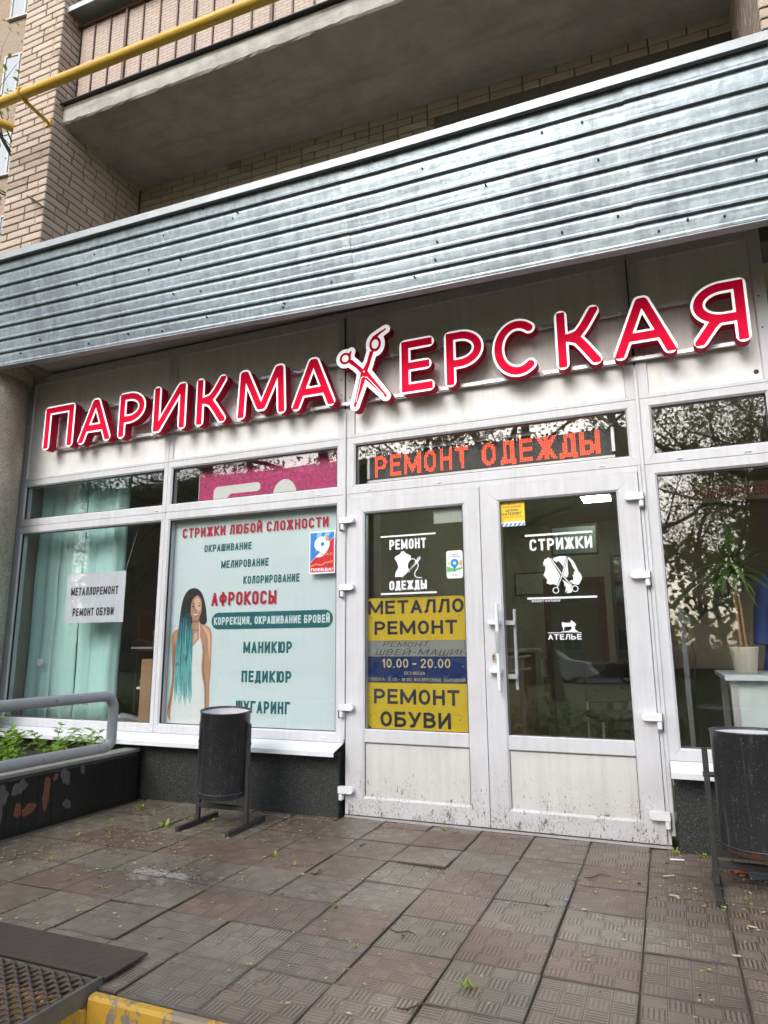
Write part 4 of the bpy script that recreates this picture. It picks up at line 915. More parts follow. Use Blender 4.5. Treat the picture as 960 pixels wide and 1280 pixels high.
vpoly('star', M_OR, -.0026, [[(.70 + (.13 if i % 2 == 0 else .05) * math.sin(i * math.pi / 5), .81 + (.085 if i % 2 == 0 else .035) * math.cos(i * math.pi / 5)) for i in range(10)]])
vpoly('ribbon', M_OR, -.0014, [[(.05, .19), (.28, .24), (.50, .21), (.50, .175), (.28, .20), (.05, .15)], [(.62, .27), (.95, .29), (.95, .25), (.62, .23)], [(.5, .22), (.66, .27), (.66, .235), (.5, .185)]])
vpoly('ribbon_stripe', M_BLACKP, -.0018, [[(.06, .175), (.28, .225), (.50, .20), (.50, .193), (.28, .218), (.06, .168)], [(.64, .262), (.95, .275), (.95, .268), (.64, .255)]])
mb = MB(); text(mb, 'МАЯ', *[V(.50, 0)[0], V(.90, 0)[0]], V(0, .415)[1], V(0, .475)[1], -.0028, W=.7, hw=.12, k=2, gap=.15, res=.04); mb.build('orange_lettering', M_OR, vc, fix=False)
mb = MB(); text(mb, 'ПОБЕДА!', V(.08, 0)[0], V(.92, 0)[0], V(0, .055)[1], V(0, .125)[1], -.0018, W=.7, hw=.13, k=2, gap=.15, res=.04); mb.build('white_lettering', M_PRWHITE, vc, fix=False)

# magenta banner in the transom
mg = thing('ornate_banner', (-1.72, .10, 2.36), 'magenta banner with swirl ornament and white lettering behind the middle transom', 'banner')
k = NT('magenta_swirl_print')
def spiral(sc, off):
    v = k.n('ShaderNodeTexVoronoi', voronoi_dimensions='2D'); v.inputs['Scale'].default_value = sc
    x_, y_, z_ = sepxyz(k, k.tc.outputs['Object']); cb = k.n('ShaderNodeCombineXYZ'); k.l(x_, cb.inputs[0]); k.l(z_, cb.inputs[1])
    k.l(k.mapping((1, 1, 1), off, vec=cb.outputs[0]), v.inputs['Vector'])
    d = k.n('ShaderNodeVectorMath', operation='SUBTRACT'); k.l(k.mapping((1, 1, 1), off, vec=cb.outputs[0]), d.inputs[0]); k.l(v.outputs['Position'], d.inputs[1])
    a, b, _ = sepxyz(k, d.outputs[0]); an = k.math('ARCTAN2', b, a)
    sw = k.math('SINE', k.math('ADD', k.math('MULTIPLY', v.outputs['Distance'], 17.0), an)); return k.math('MULTIPLY', k.math('GREATER_THAN', sw, .45), k.math('LESS_THAN', v.outputs['Distance'], .62))
m1 = k.math('MAXIMUM', spiral(9, (0, 0, 0)), spiral(14, (.4, .2, 0)))
k.col(k.mix(k.math('MULTIPLY', m1, .75), (.62, .015, .20), (.22, .035, .07))); k.rough(.45)
o = MB().box(-2.345 + 1.72, -1.098 + 1.72, 0, .003, 2.20 - 2.36, 2.496 - 2.36).build('banner_sheet', k.m, mg)
M_BW = printmat('banner_white', (.70, .72, .70))
mb = MB(); fill(mb, [smooth_poly([(-2.205 + 1.72, 2.20 - 2.36), (-2.200 + 1.72, 2.31 - 2.36), (-2.175 + 1.72, 2.333 - 2.36), (-1.79 + 1.72, 2.336 - 2.36), (-1.765 + 1.72, 2.32 - 2.36), (-1.765 + 1.72, 2.28 - 2.36), (-1.79 + 1.72, 2.265 - 2.36), (-2.04 + 1.72, 2.265 - 2.36), (-2.065 + 1.72, 2.24 - 2.36), (-2.07 + 1.72, 2.20 - 2.36)], 1)], -.001)
mb.build('white_letter', M_BW, mg, fix=False)
mb = MB(); fill(mb, [[p for p in circle(-1.545 + 1.72, 2.205 - 2.36, .105, .13, 40) if p[1] >= -.16]], -.001); mb.build('white_letter', M_BW, mg, fix=False)
MB().box(-2.349 + 1.72, -2.345 + 1.72, -.001, .004, 2.20 - 2.36, 2.498 - 2.36).build('banner_edge', M_BW, mg)

# paper notice in the left window
pn = thing('paper_notice', (-3.315, .045, 1.487), 'white paper notice reading МЕТАЛЛОРЕМОНТ РЕМОНТ ОБУВИ in the left window', 'notice')
MB().box(-.318, .318, 0, .002, -.208, .208).build('paper_sheet', mat('laminated_paper', (.66, .70, .78), .3, bump=.25, bscale=5, bd=.006), pn)
mb = MB(); text(mb, 'МЕТАЛЛОРЕМОНТ', -.268, .248, .020, .088, -.0012, **COND); text(mb, 'РЕМОНТ ОБУВИ', -.232, .215, -.152, -.085, -.0012, **COND); mb.build('black_lettering', M_BLACKP, pn, fix=False)
mb = MB(); mb.tube([(-.31, .0, .2), (-.40, .004, .52)], .0012, 4); mb.tube([(.31, .0, .2), (.40, .004, .52)], .0012, 4); mb.build('hanging_thread', M_PRWHITE, pn)

# white vinyl lettering on the left leaf
YD = .0168
v1 = thing('repair_decal', (-.52, YD, 1.62), 'white РЕМОНТ ОДЕЖДЫ decal with dressmaker form and needle on the left door', 'decal')
dx, dz = -.52, 1.62
mb = MB(); mb.box(-.718 - dx, -.318 - dx, 0, .0005, 1.811 - dz, 1.822 - dz); mb.box(-.718 - dx, -.318 - dx, 0, .0005, 1.416 - dz, 1.428 - dz); mb.build('rule_line', M_PRWHITE, v1)
mb = MB(); text(mb, 'РЕМОНТ', -.652 - dx, -.386 - dx, 1.722 - dz, 1.792 - dz, 0, **COND); mb.build('upper_word', M_PRWHITE, v1, fix=False); mb = MB(); text(mb, 'ОДЕЖДЫ', -.655 - dx, -.386 - dx, 1.446 - dz, 1.508 - dz, 0, **COND); mb.build('lower_word', M_PRWHITE, v1, fix=False)
def zc(x, y): # crop (470,650)-(590,750) x8 to metres on the door
    return (-.718 + (x - 48) * (.400 / 552) - dx, 1.817 - (y - 160) * .000695 - dz)
form = [zc(*p) for p in [(255, 318), (292, 318), (298, 335), (330, 352), (356, 366), (352, 400), (326, 440), (322, 475), (345, 520), (300, 540), (265, 568), (192, 566), (200, 520), (228, 475), (218, 430), (190, 385), (196, 366), (240, 345), (252, 335)]]
mb = MB(); fill(mb, [form], 0); fill(mb, [[zc(*p) for p in [(250, 598), (390, 440), (425, 385), (445, 378), (450, 395), (430, 425), (405, 450)]]], -.0006)
thr = [zc(*p) for p in [(350, 402), (370, 396), (392, 402), (400, 420)]]; thr2 = [zc(*p) for p in smooth_poly([(412, 432), (425, 455), (420, 490), (395, 525), (392, 560), (415, 580), (455, 584)], 4, False)]
fill(mb, stroke_loops([thr, thr2], .0030, .0015, flat=False), -.0010); mb.build('dress_form_icon', M_PRWHITE, v1, fix=False)
mb = MB(); fill(mb, [[zc(*p) for p in [(262, 588), (398, 436), (402, 440), (270, 588)]], [zc(*p) for p in [(418, 408), (437, 388), (440, 392), (424, 412)]]], -.0012); mb.build('needle_gap', M_DARK, v1, fix=False)

v2 = thing('map_service_sticker', (-.19, YD, 1.60), 'small white map sticker with blue pin at the right edge of the left door glass', 'sticker')
def rrect(x0, x1, z0, z1, r, n=5): return [(cx + r * math.cos(math.radians(a + 90 * i / n)), cz_ + r * math.sin(math.radians(a + 90 * i / n))) for cx, cz_, a in ((x1 - r, z1 - r, 0), (x0 + r, z1 - r, 90), (x0 + r, z0 + r, 180), (x1 - r, z0 + r, 270)) for i in range(n + 1)]
mb = MB(); fill(mb, [rrect(-.056, .056, -.092, .092, .016)], 0); mb.build('sticker_base', M_PRWHITE, v2, fix=False)
M_GRN = printmat('print_green', (.12, .48, .12)); M_SKY = printmat('print_pin_blue', (.0, .28, .62)); M_ORG = printmat('print_map_orange', (.8, .42, .08))
mb = MB(); fill(mb, [[(-.052, -.012), (.0, -.03), (.052, -.018), (.052, -.032), (.0, -.046), (-.052, -.05)]], -.0006); mb.build('green_map_patch', M_GRN, v2, fix=False)
mb = MB(); fill(mb, [[(.028, .015), (.050, .030), (.050, -.012), (.035, -.012)], circle(-.040, .008, .007, n=10)], -.0006); mb.build('orange_map_patch', M_ORG, v2, fix=False)
mb = MB(); fill(mb, [circle(0, .008, .028, n=20), circle(0, .008, .011, n=12)], -.0012); fill(mb, [[(-.012, -.016), (.012, -.016), (.004, -.030), (.004, -.050), (-.004, -.050), (-.004, -.030)]], -.0012); mb.build('map_pin', M_SKY, v2, fix=False)
mb = MB(); text(mb, 'РЯДОМ', -.022, .022, .062, .070, -.0006, W=.6, hw=.08, k=2, res=.06); text(mb, 'ОТЛИЧНЫЙ', -.036, .036, .048, .056, -.0006, W=.6, hw=.08, k=2, res=.06); text(mb, '2ГИС', -.018, .018, -.075, -.065, -.0006, W=.6, hw=.08, k=2, res=.06); mb.build('small_print', M_BLACKP, v2, fix=False)

tag(MB().box(-.334, -.126, .035, .037, 1.885, 1.99).build('blank_paper_patch', mat('pale_paper', (.60, .66, .62), .5)), 'blank pale paper patch in the top right corner of the left door glass', 'paper')

# yellow and blue metal plates behind the left door glass
ARI = dict(W=.74, hw=.12, k=2.2, gap=.20, space=.4, res=.022)
M_YPL = NT('yellow_sign_enamel'); k = M_YPL; c = k.mix(k.noise(3, 4), (.86, .60, .02), (.80, .57, .04)); c = k.mix(k.ramp(k.noise(22, 5, .7), [(.6, 0), (.75, .35)]), c, (.45, .30, .05)); k.col(c); k.rough(.45); M_YPL = k.m
M_NAVY = printmat('sign_navy', (.012, .018, .06)); M_BLUEP = printmat('sign_blue', (.012, .035, .17), var=.15); M_CREAM = printmat('sign_cream', (.80, .70, .38))
def plate(label, name, x0, x1, z0, z1, m, cham, y=.050):
    t = thing(name, ((x0 + x1) / 2, y, (z0 + z1) / 2), label, 'sign plate'); cx_, cz_ = (x0 + x1) / 2, (z0 + z1) / 2; a, b = (x1 - x0) / 2, (z1 - z0) / 2
    pts = []
    for (sx, sz, on) in ((-1, -1, cham[0]), (1, -1, cham[1]), (1, 1, cham[2]), (-1, 1, cham[3])):
        q = on
        pts += ([(sx * a, sz * b)] if not q else ([(sx * a, sz * (b - q)), (sx * (a - q), sz * b)] if sx * sz > 0 else [(sx * (a - q), sz * b), (sx * a, sz * (b - q))]))
    MB().prism(pts, 'y', 0, .003).build('plate_sheet', m, t)
    return t, cx_, cz_
def ptx(t, cx_, cz_, m, items, name='lettering', **kw):
    mb = MB()
    for s, x0, x1, z0, z1 in items: text(mb, s, x0 - cx_, x1 - cx_, z0 - cz_, z1 - cz_, -.0012, **{**ARI, **kw})
    return mb.build(name, m, t, fix=False)
t, a, b = plate('yellow МЕТАЛЛО РЕМОНТ plate, uppermost behind the left door glass', 'metalwork_plate', -.838, -.136, 1.110, 1.397, M_YPL, (0, 0, .02, .02))
ptx(t, a, b, M_NAVY, [('МЕТАЛЛО', -.826, -.145, 1.288, 1.379), ('РЕМОНТ', -.780, -.193, 1.150, 1.240)])
t, a, b = plate('grey taped strip with handwritten РЕМОНТ ШВЕЙ-МАШИН between yellow and blue plates', 'handwritten_strip', -.838, -.130, 1.006, 1.108, mat('grey_tape', (.36, .37, .38), .35, var=.1), (0, 0, 0, 0))
ptx(t, a, b, M_BLACKP, [('РЕМОНТ', -.72, -.40, 1.068, 1.102), ('ШВЕЙ-МАШИН', -.775, -.14, 1.014, 1.052)], W=.62, hw=.045, k=1.4, shear=.28, jitter=.08, gap=.25, res=.03, flat=False)
t, a, b = plate('navy opening hours plate 10.00 - 20.00 on the left door', 'opening_hours_plate', -.838, -.130, .836, 1.004, M_BLUEP, (0, 0, 0, 0))
ptx(t, a, b, M_CREAM, [('10.00 - 20.00', -.728, -.246, .932, .990)], W=.56, hw=.085)
ptx(t, a, b, M_CREAM, [('БЕЗ ОБЕДА', -.566, -.422, .888, .907), ('СУББОТА: 10.00 - 18.00, ВОСКРЕСЕНЬЕ: ВЫХОДНОЙ', -.828, -.150, .846, .866)], 'small_print', W=.6, hw=.07, res=.05)
t, a, b = plate('yellow РЕМОНТ ОБУВИ plate, lowest behind the left door glass', 'shoe_repair_plate', -.838, -.130, .538, .833, M_YPL, (.035, 0, .0, .0))
ptx(t, a, b, M_NAVY, [('РЕМОНТ', -.786, -.190, .697, .794), ('ОБУВИ', -.740, -.252, .552, .650)])
sc2 = MB()
for x, z in ((-.80, 1.265), (-.18, 1.265), (-.81, .62), (-.19, .61)): sc2.prism(circle(x + .5, z - 1, .004, n=8), 'y', -.002, 0)
o = sc2.build('plate_screws', M_DARK); o.location = (-.5, .050, 1); o['label'] = 'tiny dark screw heads fixing the yellow plates to the left door'; o['category'] = 'screws'; o['kind'] = 'stuff'

# right leaf
v3 = thing('security_sticker', (.203, YD, 1.908), 'yellow security company sticker in the top left corner of the right door glass', 'sticker')
mb = MB(); fill(mb, [[(-.082, -.050), (.082, -.050), (.082, .083), (-.082, .083)]], 0); mb.build('sticker_base', printmat('sticker_yellow', (.80, .62, .01)), v3, fix=False)
mb = MB(); fill(mb, [[(-.082, -.082), (.082, -.082), (.082, -.051), (-.082, -.051)]], 0); mb.build('white_band', M_PRWHITE, v3, fix=False)
mb = MB()
for i in range(6): x = -.080 + i * .028; fill(mb, [[(x, -.081), (x + .013, -.081), (min(.081, x + .028), -.062), (min(.08, x + .015), -.062)]], -.0006)
mb.build('blue_stripes', M_VB, v3, fix=False)
mb = MB(); text(mb, 'ПОД', -.026, .026, .060, .074, -.0006, W=.6, hw=.11, k=2, res=.05); text(mb, 'ОХРАНОЙ', -.056, .058, .038, .053, -.0006, W=.6, hw=.11, k=2, res=.05); text(mb, '8 800 500 00 00', -.056, .060, -.026, -.014, -.0006, W=.6, hw=.10, k=2, res=.06); mb.build('red_lettering', printmat('print_orange_red', (.75, .09, .01)), v3, fix=False)
mb = MB(); text(mb, 'ЦЕЗАРЬ', -.040, .042, .016, .031, -.0006, W=.6, hw=.12, k=2, res=.05); text(mb, 'САТЕЛЛИТ', -.060, .060, -.008, .009, -.0006, W=.6, hw=.12, k=2, res=.05); mb.build('dark_lettering', M_NAVY, v3, fix=False)

v4 = thing('haircut_decal', (.49, YD, 1.55), 'white СТРИЖКИ decal with two heads and scissors on the right door', 'decal')
dx2, dz2 = .49, 1.55
mb = MB(); mb.box(.279 - dx2, .693 - dx2, 0, .0005, 1.751 - dz2, 1.764 - dz2); mb.box(.276 - dx2, .695 - dx2, 0, .0005, 1.354 - dz2, 1.366 - dz2); mb.build('rule_line', M_PRWHITE, v4)
mb = MB(); text(mb, 'СТРИЖКИ', .306 - dx2, .688 - dx2, 1.658 - dz2, 1.732 - dz2, 0, **{**COND, 'hw': .115, 'W': .5}); mb.build('white_lettering', M_PRWHITE, v4, fix=False)
mb = MB(); text(mb, '89687337009', .303 - dx2, .476 - dx2, 1.336 - dz2, 1.350 - dz2, -.0002, W=.6, hw=.09, k=2, res=.05); mb.build('phone_number', M_PRWHITE, v4, fix=False)
def zk(x, y): # crop (650,660)-(760,810) x8.53
    return (.279 + (x - 50) * (.414 / 727) - dx2, 1.7575 - (y - 75) * .000591 - dz2 + (x - 50) * -.00001)
man = [(262, 590), (270, 560), (262, 540), (252, 532), (252, 520), (232, 510), (248, 470), (258, 450), (256, 420), (262, 400), (232, 408), (242, 385), (230, 372), (252, 355), (248, 335), (272, 335), (290, 315), (300, 322), (318, 318), (312, 335), (350, 400), (405, 500), (412, 520), (372, 615), (340, 600), (300, 604)]
wom = [(335, 340), (360, 322), (410, 308), (470, 308), (520, 325), (560, 365), (590, 430), (600, 465), (630, 505), (640, 545), (620, 580), (598, 612), (560, 610), (520, 590), (505, 570), (545, 560), (550, 535), (540, 515), (560, 500), (555, 480), (575, 470), (545, 420), (535, 380), (500, 335), (495, 400), (500, 500), (480, 535), (440, 510), (455, 440), (440, 400), (400, 355), (380, 372), (360, 355)]
hair2 = [(430, 555), (470, 580), (520, 620), (530, 660), (520, 690), (470, 700), (480, 660), (450, 695), (465, 650), (460, 610), (420, 690), (450, 630), (450, 590)]
mb = MB()
for q in (man, wom, hair2): fill(mb, [[zk(*p) for p in q]], -.0)
mb.build('heads_icon', M_PRWHITE, v4, fix=False)
mb = MB(); S_ = lambda pts, w: fill(mb, stroke_loops([[zk(*p) for p in pts]], w, .0016, flat=False), -.0008)
S_([(318, 325), (435, 505)], .0062); S_([(492, 330), (432, 505)], .0062); S_([(430, 520), (372, 640)], .0058); S_([(440, 520), (530, 620)], .0058); mb.build('scissors_gap', M_DARK, v4, fix=False)
mb = MB(); S2 = lambda pts, w: fill(mb, stroke_loops([[zk(*p) for p in pts]], w, .0012, flat=False), -.0014)
S2([(320, 330), (436, 508)], .0030); S2([(490, 335), (432, 508)], .0030); S2([(430, 515), (374, 636)], .0030); S2([(438, 515), (528, 622)], .0030)
for cx_, cy_ in ((357, 665), (560, 652)):
    p = zk(cx_, cy_); fill(mb, [circle(p[0], p[1], .0200, n=24), circle(p[0], p[1], .0145, n=24)], -.0014)
mb.build('scissors_icon', M_PRWHITE, v4, fix=False)

v5 = thing('atelier_decal', (.49, YD, 1.17), 'white АТЕЛЬЕ decal with sewing machine on the right door', 'decal')
def zk2(x, y): p = zk(x, y); return (p[0], p[1] + dz2 - 1.17)
sm_ = [(400, 1000), (405, 990), (440, 1002), (490, 998), (498, 975), (508, 975), (512, 990), (530, 990), (532, 1005), (548, 1008), (545, 1030), (532, 1032), (535, 1070), (565, 1088), (568, 1104), (385, 1104), (388, 1090), (470, 1082), (500, 1060), (496, 1038), (440, 1040), (422, 1048), (420, 1080), (410, 1080), (408, 1045), (400, 1040)]
mb = MB(); fill(mb, [[zk2(*p) for p in sm_]], 0); mb.box(.391 - .49, .591 - .49, 0, .0005, 1.1455 - 1.17, 1.1495 - 1.17); mb.build('sewing_machine_icon', M_PRWHITE, v5, fix=False)
mb = MB(); text(mb, 'АТЕЛЬЕ', .392 - .49, .590 - .49, 1.106 - 1.17, 1.139 - 1.17, 0, W=.72, hw=.115, k=2, gap=.20, res=.03)
mb.build('white_lettering', M_PRWHITE, v5, fix=False)

# LED running-text sign behind the door transom
led = thing('led_sign', (-.01, .13, 2.355), 'red LED running-text sign reading РЕМОНТ ОДЕЖДЫ above the door', 'led sign')
lx0, lx1, lz0, lz1 = -.835, .845, -.098, .098
MB().box(lx0, lx1, .0, .05, lz0, lz1).build('sign_box', mat('led_board', (.035, .035, .04), .5), led)
mb = MB(); mb.box(lx0 - .02, lx1 + .02, -.012, .055, lz1, lz1 + .022, ch=.003); mb.box(lx0 - .02, lx1 + .02, -.012, .055, lz0 - .022, lz0, ch=.003); mb.box(lx0 - .022, lx0, -.010, .055, lz0 + .01, lz1 - .01, ch=.003); mb.box(lx1, lx1 + .025, -.012, .055, lz0 + .02, lz1 - .01, ch=.004); mb.build('sign_frame', M_ALU, led)
k = NT('led_red'); k.b.inputs['Base Color'].default_value = (.6, .05, .01, 1); k.b.inputs['Emission Color'].default_value = (1, .075, .02, 1); k.b.inputs['Emission Strength'].default_value = 1.7; M_LED = k.m
M_LEDG = mat('led_window_film', (.20, .20, .22), .4)
def led_text(txt, x0, x1, parent, name):
    rows = 16; pitch = (lz1 - lz0 - .012) / 17; ncol = int((x1 - x0) / pitch); mb = MB()
    L, w = text_loops(txt, 1.0, W=.58, hw=.11, k=1.5, gap=.20, space=.4, res=.03)
    def ins(p):
        c = False
        for l in L:
            for a, b in zip(l, l[1:] + l[:1]):
                if (a[1] > p[1]) != (b[1] > p[1]) and p[0] < (b[0] - a[0]) * (p[1] - a[1]) / (b[1] - a[1]) + a[0]: c = not c
        return c
    for i in range(ncol):
        for j in range(-1, rows):
            p = ((i + .5) / ncol * w, (j + .5) / rows)
            if ins(p):
                x = x0 + (i + .5) * pitch; z = lz0 + .014 + (j + 1) * pitch * .92; r = pitch * .31
                mb.add([(x + r * math.cos(q * math.pi / 3), -.0015, z + r * math.sin(q * math.pi / 3)) for q in range(6)], [tuple(range(6))])
    o = mb.build(name, M_LED, parent, fix=False); o['kind'] = 'stuff'; return o
led_text('РЕМОНТ', -.795, -.09, led, 'lit_dots'); led_text('ОДЕЖДЫ', -.0, .79, led, 'lit_dots')
# ================================================================== INSIDE THE SHOP
M_BLIND = NT('teal_blind_fabric'); k = M_BLIND
k.col(k.mix(k.noise(1, 3, vec=k.mapping((40, 40, .6))), (.50, .88, .84), (.62, .94, .90))); k.rough(.7)
trn = k.n('ShaderNodeBsdfTranslucent'); trn.inputs[0].default_value = (.35, .62, .60, 1); mx = k.n('ShaderNodeMixShader'); mx.inputs[0].default_value = .12
k.l(k.b.outputs[0], mx.inputs[1]); k.l(trn.outputs[0], mx.inputs[2]); k.l(mx.outputs[0], k.out.inputs[0]); M_BLIND = k.m
bl = thing('vertical_blind', (-3.85, .26, 2.6), 'teal vertical fabric blind hanging behind the left window', 'blind')
rs = random.Random(4)
def slat(x, w, a, zt, zb, lean=0):
    n = 10; vs = []; 
    for i in range(n + 1):
        z = zt + (zb - zt) * i / n; sway = .006 * math.sin(i * 1.1 + x * 9); cx_ = x + lean * (i / n)
        for s_ in (-1, -.33, .33, 1): vs.append((cx_ + s_ * w / 2 * math.cos(a) + 3.85, s_ * w / 2 * math.sin(a) + sway + .010 * (1 - s_ * s_), z - 2.6))
    mb = MB(); mb.add(vs, [(i * 4 + j, i * 4 + j + 1, (i + 1) * 4 + j + 1, (i + 1) * 4 + j) for i in range(n) for j in range(3)], 0, True)
    o = mb.build('blind_slat', M_BLIND, bl, fix=False); s = o.modifiers.new('t', 'SOLIDIFY'); s.thickness = .0012
for x, w, a, zb, ln in ((-4.18, .13, .50, .45, .0), (-4.06, .14, .10, .45, .0), (-3.915, .165, -.12, .45, .0), (-3.775, .12, .30, .45, .0), (-3.61, .13, .45, .45, .01), (-3.50, .115, -.12, .45, .015), (-3.39, .14, .15, .45, .02), (-3.285, .11, 1.0, .45, -.0)): slat(x, w, a, 2.585, zb, ln)
MB().box(-4.22 + 3.85, -3.20 + 3.85, -.02, .03, -.012, .02).build('head_rail', M_WPAINT, bl)
tag(MB().prism([(-4.06 + .03 * math.cos(a), .95 + .03 * math.sin(a)) for a in [math.pi * 2 * q / 12 for q in range(12)]], 'y', .20, .215).build('blind_weight', M_WPAINT), 'small white round blind weight in front of the teal slats', 'blind weight')
cl = thing('round_ceiling_lamp', (-4.0, 1.7, 2.62), 'round white ceiling lamp disc seen through the left transom window', 'lamp')
MB().prism(circle(0, 0, .24, n=32), 'z', -.04, .0).prism(circle(0, 0, .20, n=32), 'z', -.07, -.041).build('lamp_disc', mat('opal_lamp', (.75, .78, .78), .4), cl)
MB().prism(circle(0, 0, .03, n=12), 'z', .001, .1).build('lamp_mount', M_ALU, cl)
# clutter on the sill board of the left window
tag(MB().box(-4.2, -2.68, .14, .62, .40, .44, ch=.004).build('inner_window_board', mat('brown_board', (.20, .12, .07), .5)), 'brown inner window board behind the left window', 'window board')
shf = thing('shoe_rack', (-3.02, .62, .44), 'dark shoe rack with shelves behind the right half of the left window', 'rack')
M_WOOD = mat('dark_wood', (.11, .065, .04), .5)
for z in (.28, .60): MB().box(-.25, .34, -.1, .16, z, z + .02).build('shelf', M_WOOD, shf)
for x in (-.25, .325): MB().box(x, x + .015, -.1, .16, .002, .96).build('upright', M_WOOD, shf)
MB().box(-.23, .32, .145, .16, .0, 1.1).build('back_panel', mat('dark_back', (.05, .045, .04), .8), shf)
def cup(loc, label, m, r=.035, h=.11):
    t = thing('plastic_cup', loc, label, 'cup'); mb = MB(); n = 16; pr = [(r * .8, 0), (r, h), (r * .93, h), (r * .75, .004)]
    vs = [(a * math.cos(2 * math.pi * j / n), a * math.sin(2 * math.pi * j / n), z) for a, z in pr for j in range(n)]
    mb.add(vs, [(i * n + j, i * n + (j + 1) % n, (i + 1) * n + (j + 1) % n, (i + 1) * n + j) for i in range(3) for j in range(n)] + [tuple(range(n))], 0, True); mb.build('cup_body', m, t)
cup((-3.03, .50, 1.06), 'green plastic cup standing on the upper shelf of the shoe rack', mat('green_plastic', (.06, .36, .10), .4))
def cboard(name, x0, x1, y0, y1, z0, z1, label, c=(.30, .19, .11)):
    t = thing(name, ((x0 + x1) / 2, (y0 + y1) / 2, z0), label, 'box'); a, b, h = (x1 - x0) / 2, (y1 - y0) / 2, z1 - z0
    m = mat('cardboard_%.2f' % c[0], c, .8)
    MB().box(-a, a, -b, b, 0, h - .004, ch=.003).build('box_body', m, t); MB().box(-a, -.004, -b, b, h - .003, h + .001).build('flap', m, t); MB().box(.004, a, -b, b, h - .003, h + .001).build('flap', m, t)
cboard('cardboard_box', -2.92, -2.70, .20, .44, .442, .98, 'tall brown cardboard box at the right end of the left window')
cboard('cardboard_box', -3.08, -2.93, .50, .62, 1.062, 1.22, 'small pale box beside the green cup on the shoe rack', (.42, .38, .30))
# shoes
def shoe(loc, rz, label, c):
    t = thing('shoe', loc, label, 'shoe', rz=rz); mb = MB(); n = 9
    for i in range(n): pass
    secs = [(-.13, .034, .060), (-.09, .038, .085), (-.04, .036, .075), (.02, .038, .055), (.07, .042, .042), (.11, .036, .034), (.135, .015, .02)]
    vs = []; m_ = 10
    for x, w, h in secs: vs += [(x, w * math.cos(2 * math.pi * j / m_), .018 + h / 2 + h / 2 * math.sin(2 * math.pi * j / m_)) for j in range(m_)]
    mb.add(vs, [(i * m_ + j, i * m_ + (j + 1) % m_, (i + 1) * m_ + (j + 1) % m_, (i + 1) * m_ + j) for i in range(len(secs) - 1) for j in range(m_)] + [tuple(range(m_)), tuple(range(len(vs) - m_, len(vs)))], 0, True)
    mb.build('upper', mat('shoe_%.2f' % c[2], c, .4), t); MB().prism(smooth_poly([(-.135, -.035), (0, -.035), (.08, -.045), (.14, -.01), (.14, .012), (.08, .045), (0, .035), (-.135, .035)], 3), 'z', 0, .017).build('sole', M_PRWHITE, t)
shoe((-3.07, .55, .722), .5, 'dark blue shoe on the lower shelf of the rack behind the left window', (.03, .04, .08)); shoe((-3.16, .54, 1.062), .3, 'black shoe on the upper shelf of the rack left of the pale box', (.02, .02, .02)); shoe((-3.10, .34, .442), .6, 'grey shoe on the window board beside the tall cardboard box', (.22, .23, .25))

# right window: workroom seen through the glass
pl = thing('potted_palm', (1.50, .55, .895), 'potted palm with dark green leaves in a cream pot behind the right window', 'plant')
mb = MB(); n = 28; pr = [(.060, 0), (.083, .155), (.086, .16), (.079, .16), (.070, .14)]
vs = [(a * math.cos(2 * math.pi * j / n), a * math.sin(2 * math.pi * j / n), z) for a, z in pr for j in range(n)]
mb.add(vs, [(i * n + j, i * n + (j + 1) % n, (i + 1) * n + (j + 1) % n, (i + 1) * n + j) for i in range(4) for j in range(n)] + [tuple(range(n))], 0, True); mb.build('pot', mat('cream_pot', (.66, .60, .48), .35), pl)
MB().prism(circle(0, 0, .070, n=20), 'z', .135, .139).build('soil', M_SOIL, pl)
mb = MB(); mb.tube([(-.012, 0, .135), (-.018, .0, .4), (-.03, .0, .62)], .009, 8); mb.tube([(.016, 0, .135), (.008, .0, .38), (-.0, .0, .60)], .008, 8); mb.build('stem', mat('palm_cane', (.34, .20, .10), .6), pl)
M_PALM = mat('palm_leaf', (.045, .095, .022), .5, var=.5, scale=12)
rs = random.Random(8)
for q in range(64):
    c0 = Vector((-.03 if q % 2 else 0, 0, .58 + .10 * rs.random())); az = rs.uniform(0, 2 * math.pi); el = rs.uniform(-.1, 1.4); Lf = rs.uniform(.20, .38); w = .020
    d = Vector((math.cos(az) * math.cos(el), math.sin(az) * math.cos(el) * .7, math.sin(el))); s_ = d.cross(Vector((0, 0, 1))).normalized() * w; vs = []
    for i in range(6):
        t = i / 5; p = c0 + d * Lf * t + Vector((0, 0, -.22 * t * t * math.cos(el))); ww = math.sin(math.pi * min(.97, t + .06)) ; vs += [p - s_ * ww, p + Vector((0, 0, .006)), p + s_ * ww]
    if min(v.y for v in vs) < -.42: continue
    mb = MB(); mb.add(vs, [(i * 3 + j, i * 3 + j + 1, (i + 1) * 3 + j + 1, (i + 1) * 3 + j) for i in range(5) for j in (0, 1)], 0, True); mb.build('leaf', M_PALM, pl, fix=False)
wt = thing('work_table', (1.66, .75, 0), 'white work table under the potted palm inside the right window', 'table')
MB().box(-.30, .60, -.45, .45, .86, .893, ch=.004).build('table_top', mat('table_white', (.60, .66, .70), .35), wt)
for sx in (-.27, .55):
    for sy in (-.40, .40): MB().box(sx, sx + .04, sy, sy + .04, .003, .858).build('leg', M_ALU, wt)
MB().box(-.25, .58, -.395, -.375, .45, .855).build('front_panel', mat('pale_cabinet', (.58, .66, .66), .4), wt)
bo = thing('wall_board', (1.72, 1.2, 2.18), 'brown board reading УГОЛОК ПОТРЕБИТЕЛЯ in red letters inside the right window', 'board')
MB().box(-.46, .5, 0, .02, -.075, .06).build('board_sheet', mat('board_tan', (.33, .21, .14), .6), bo)
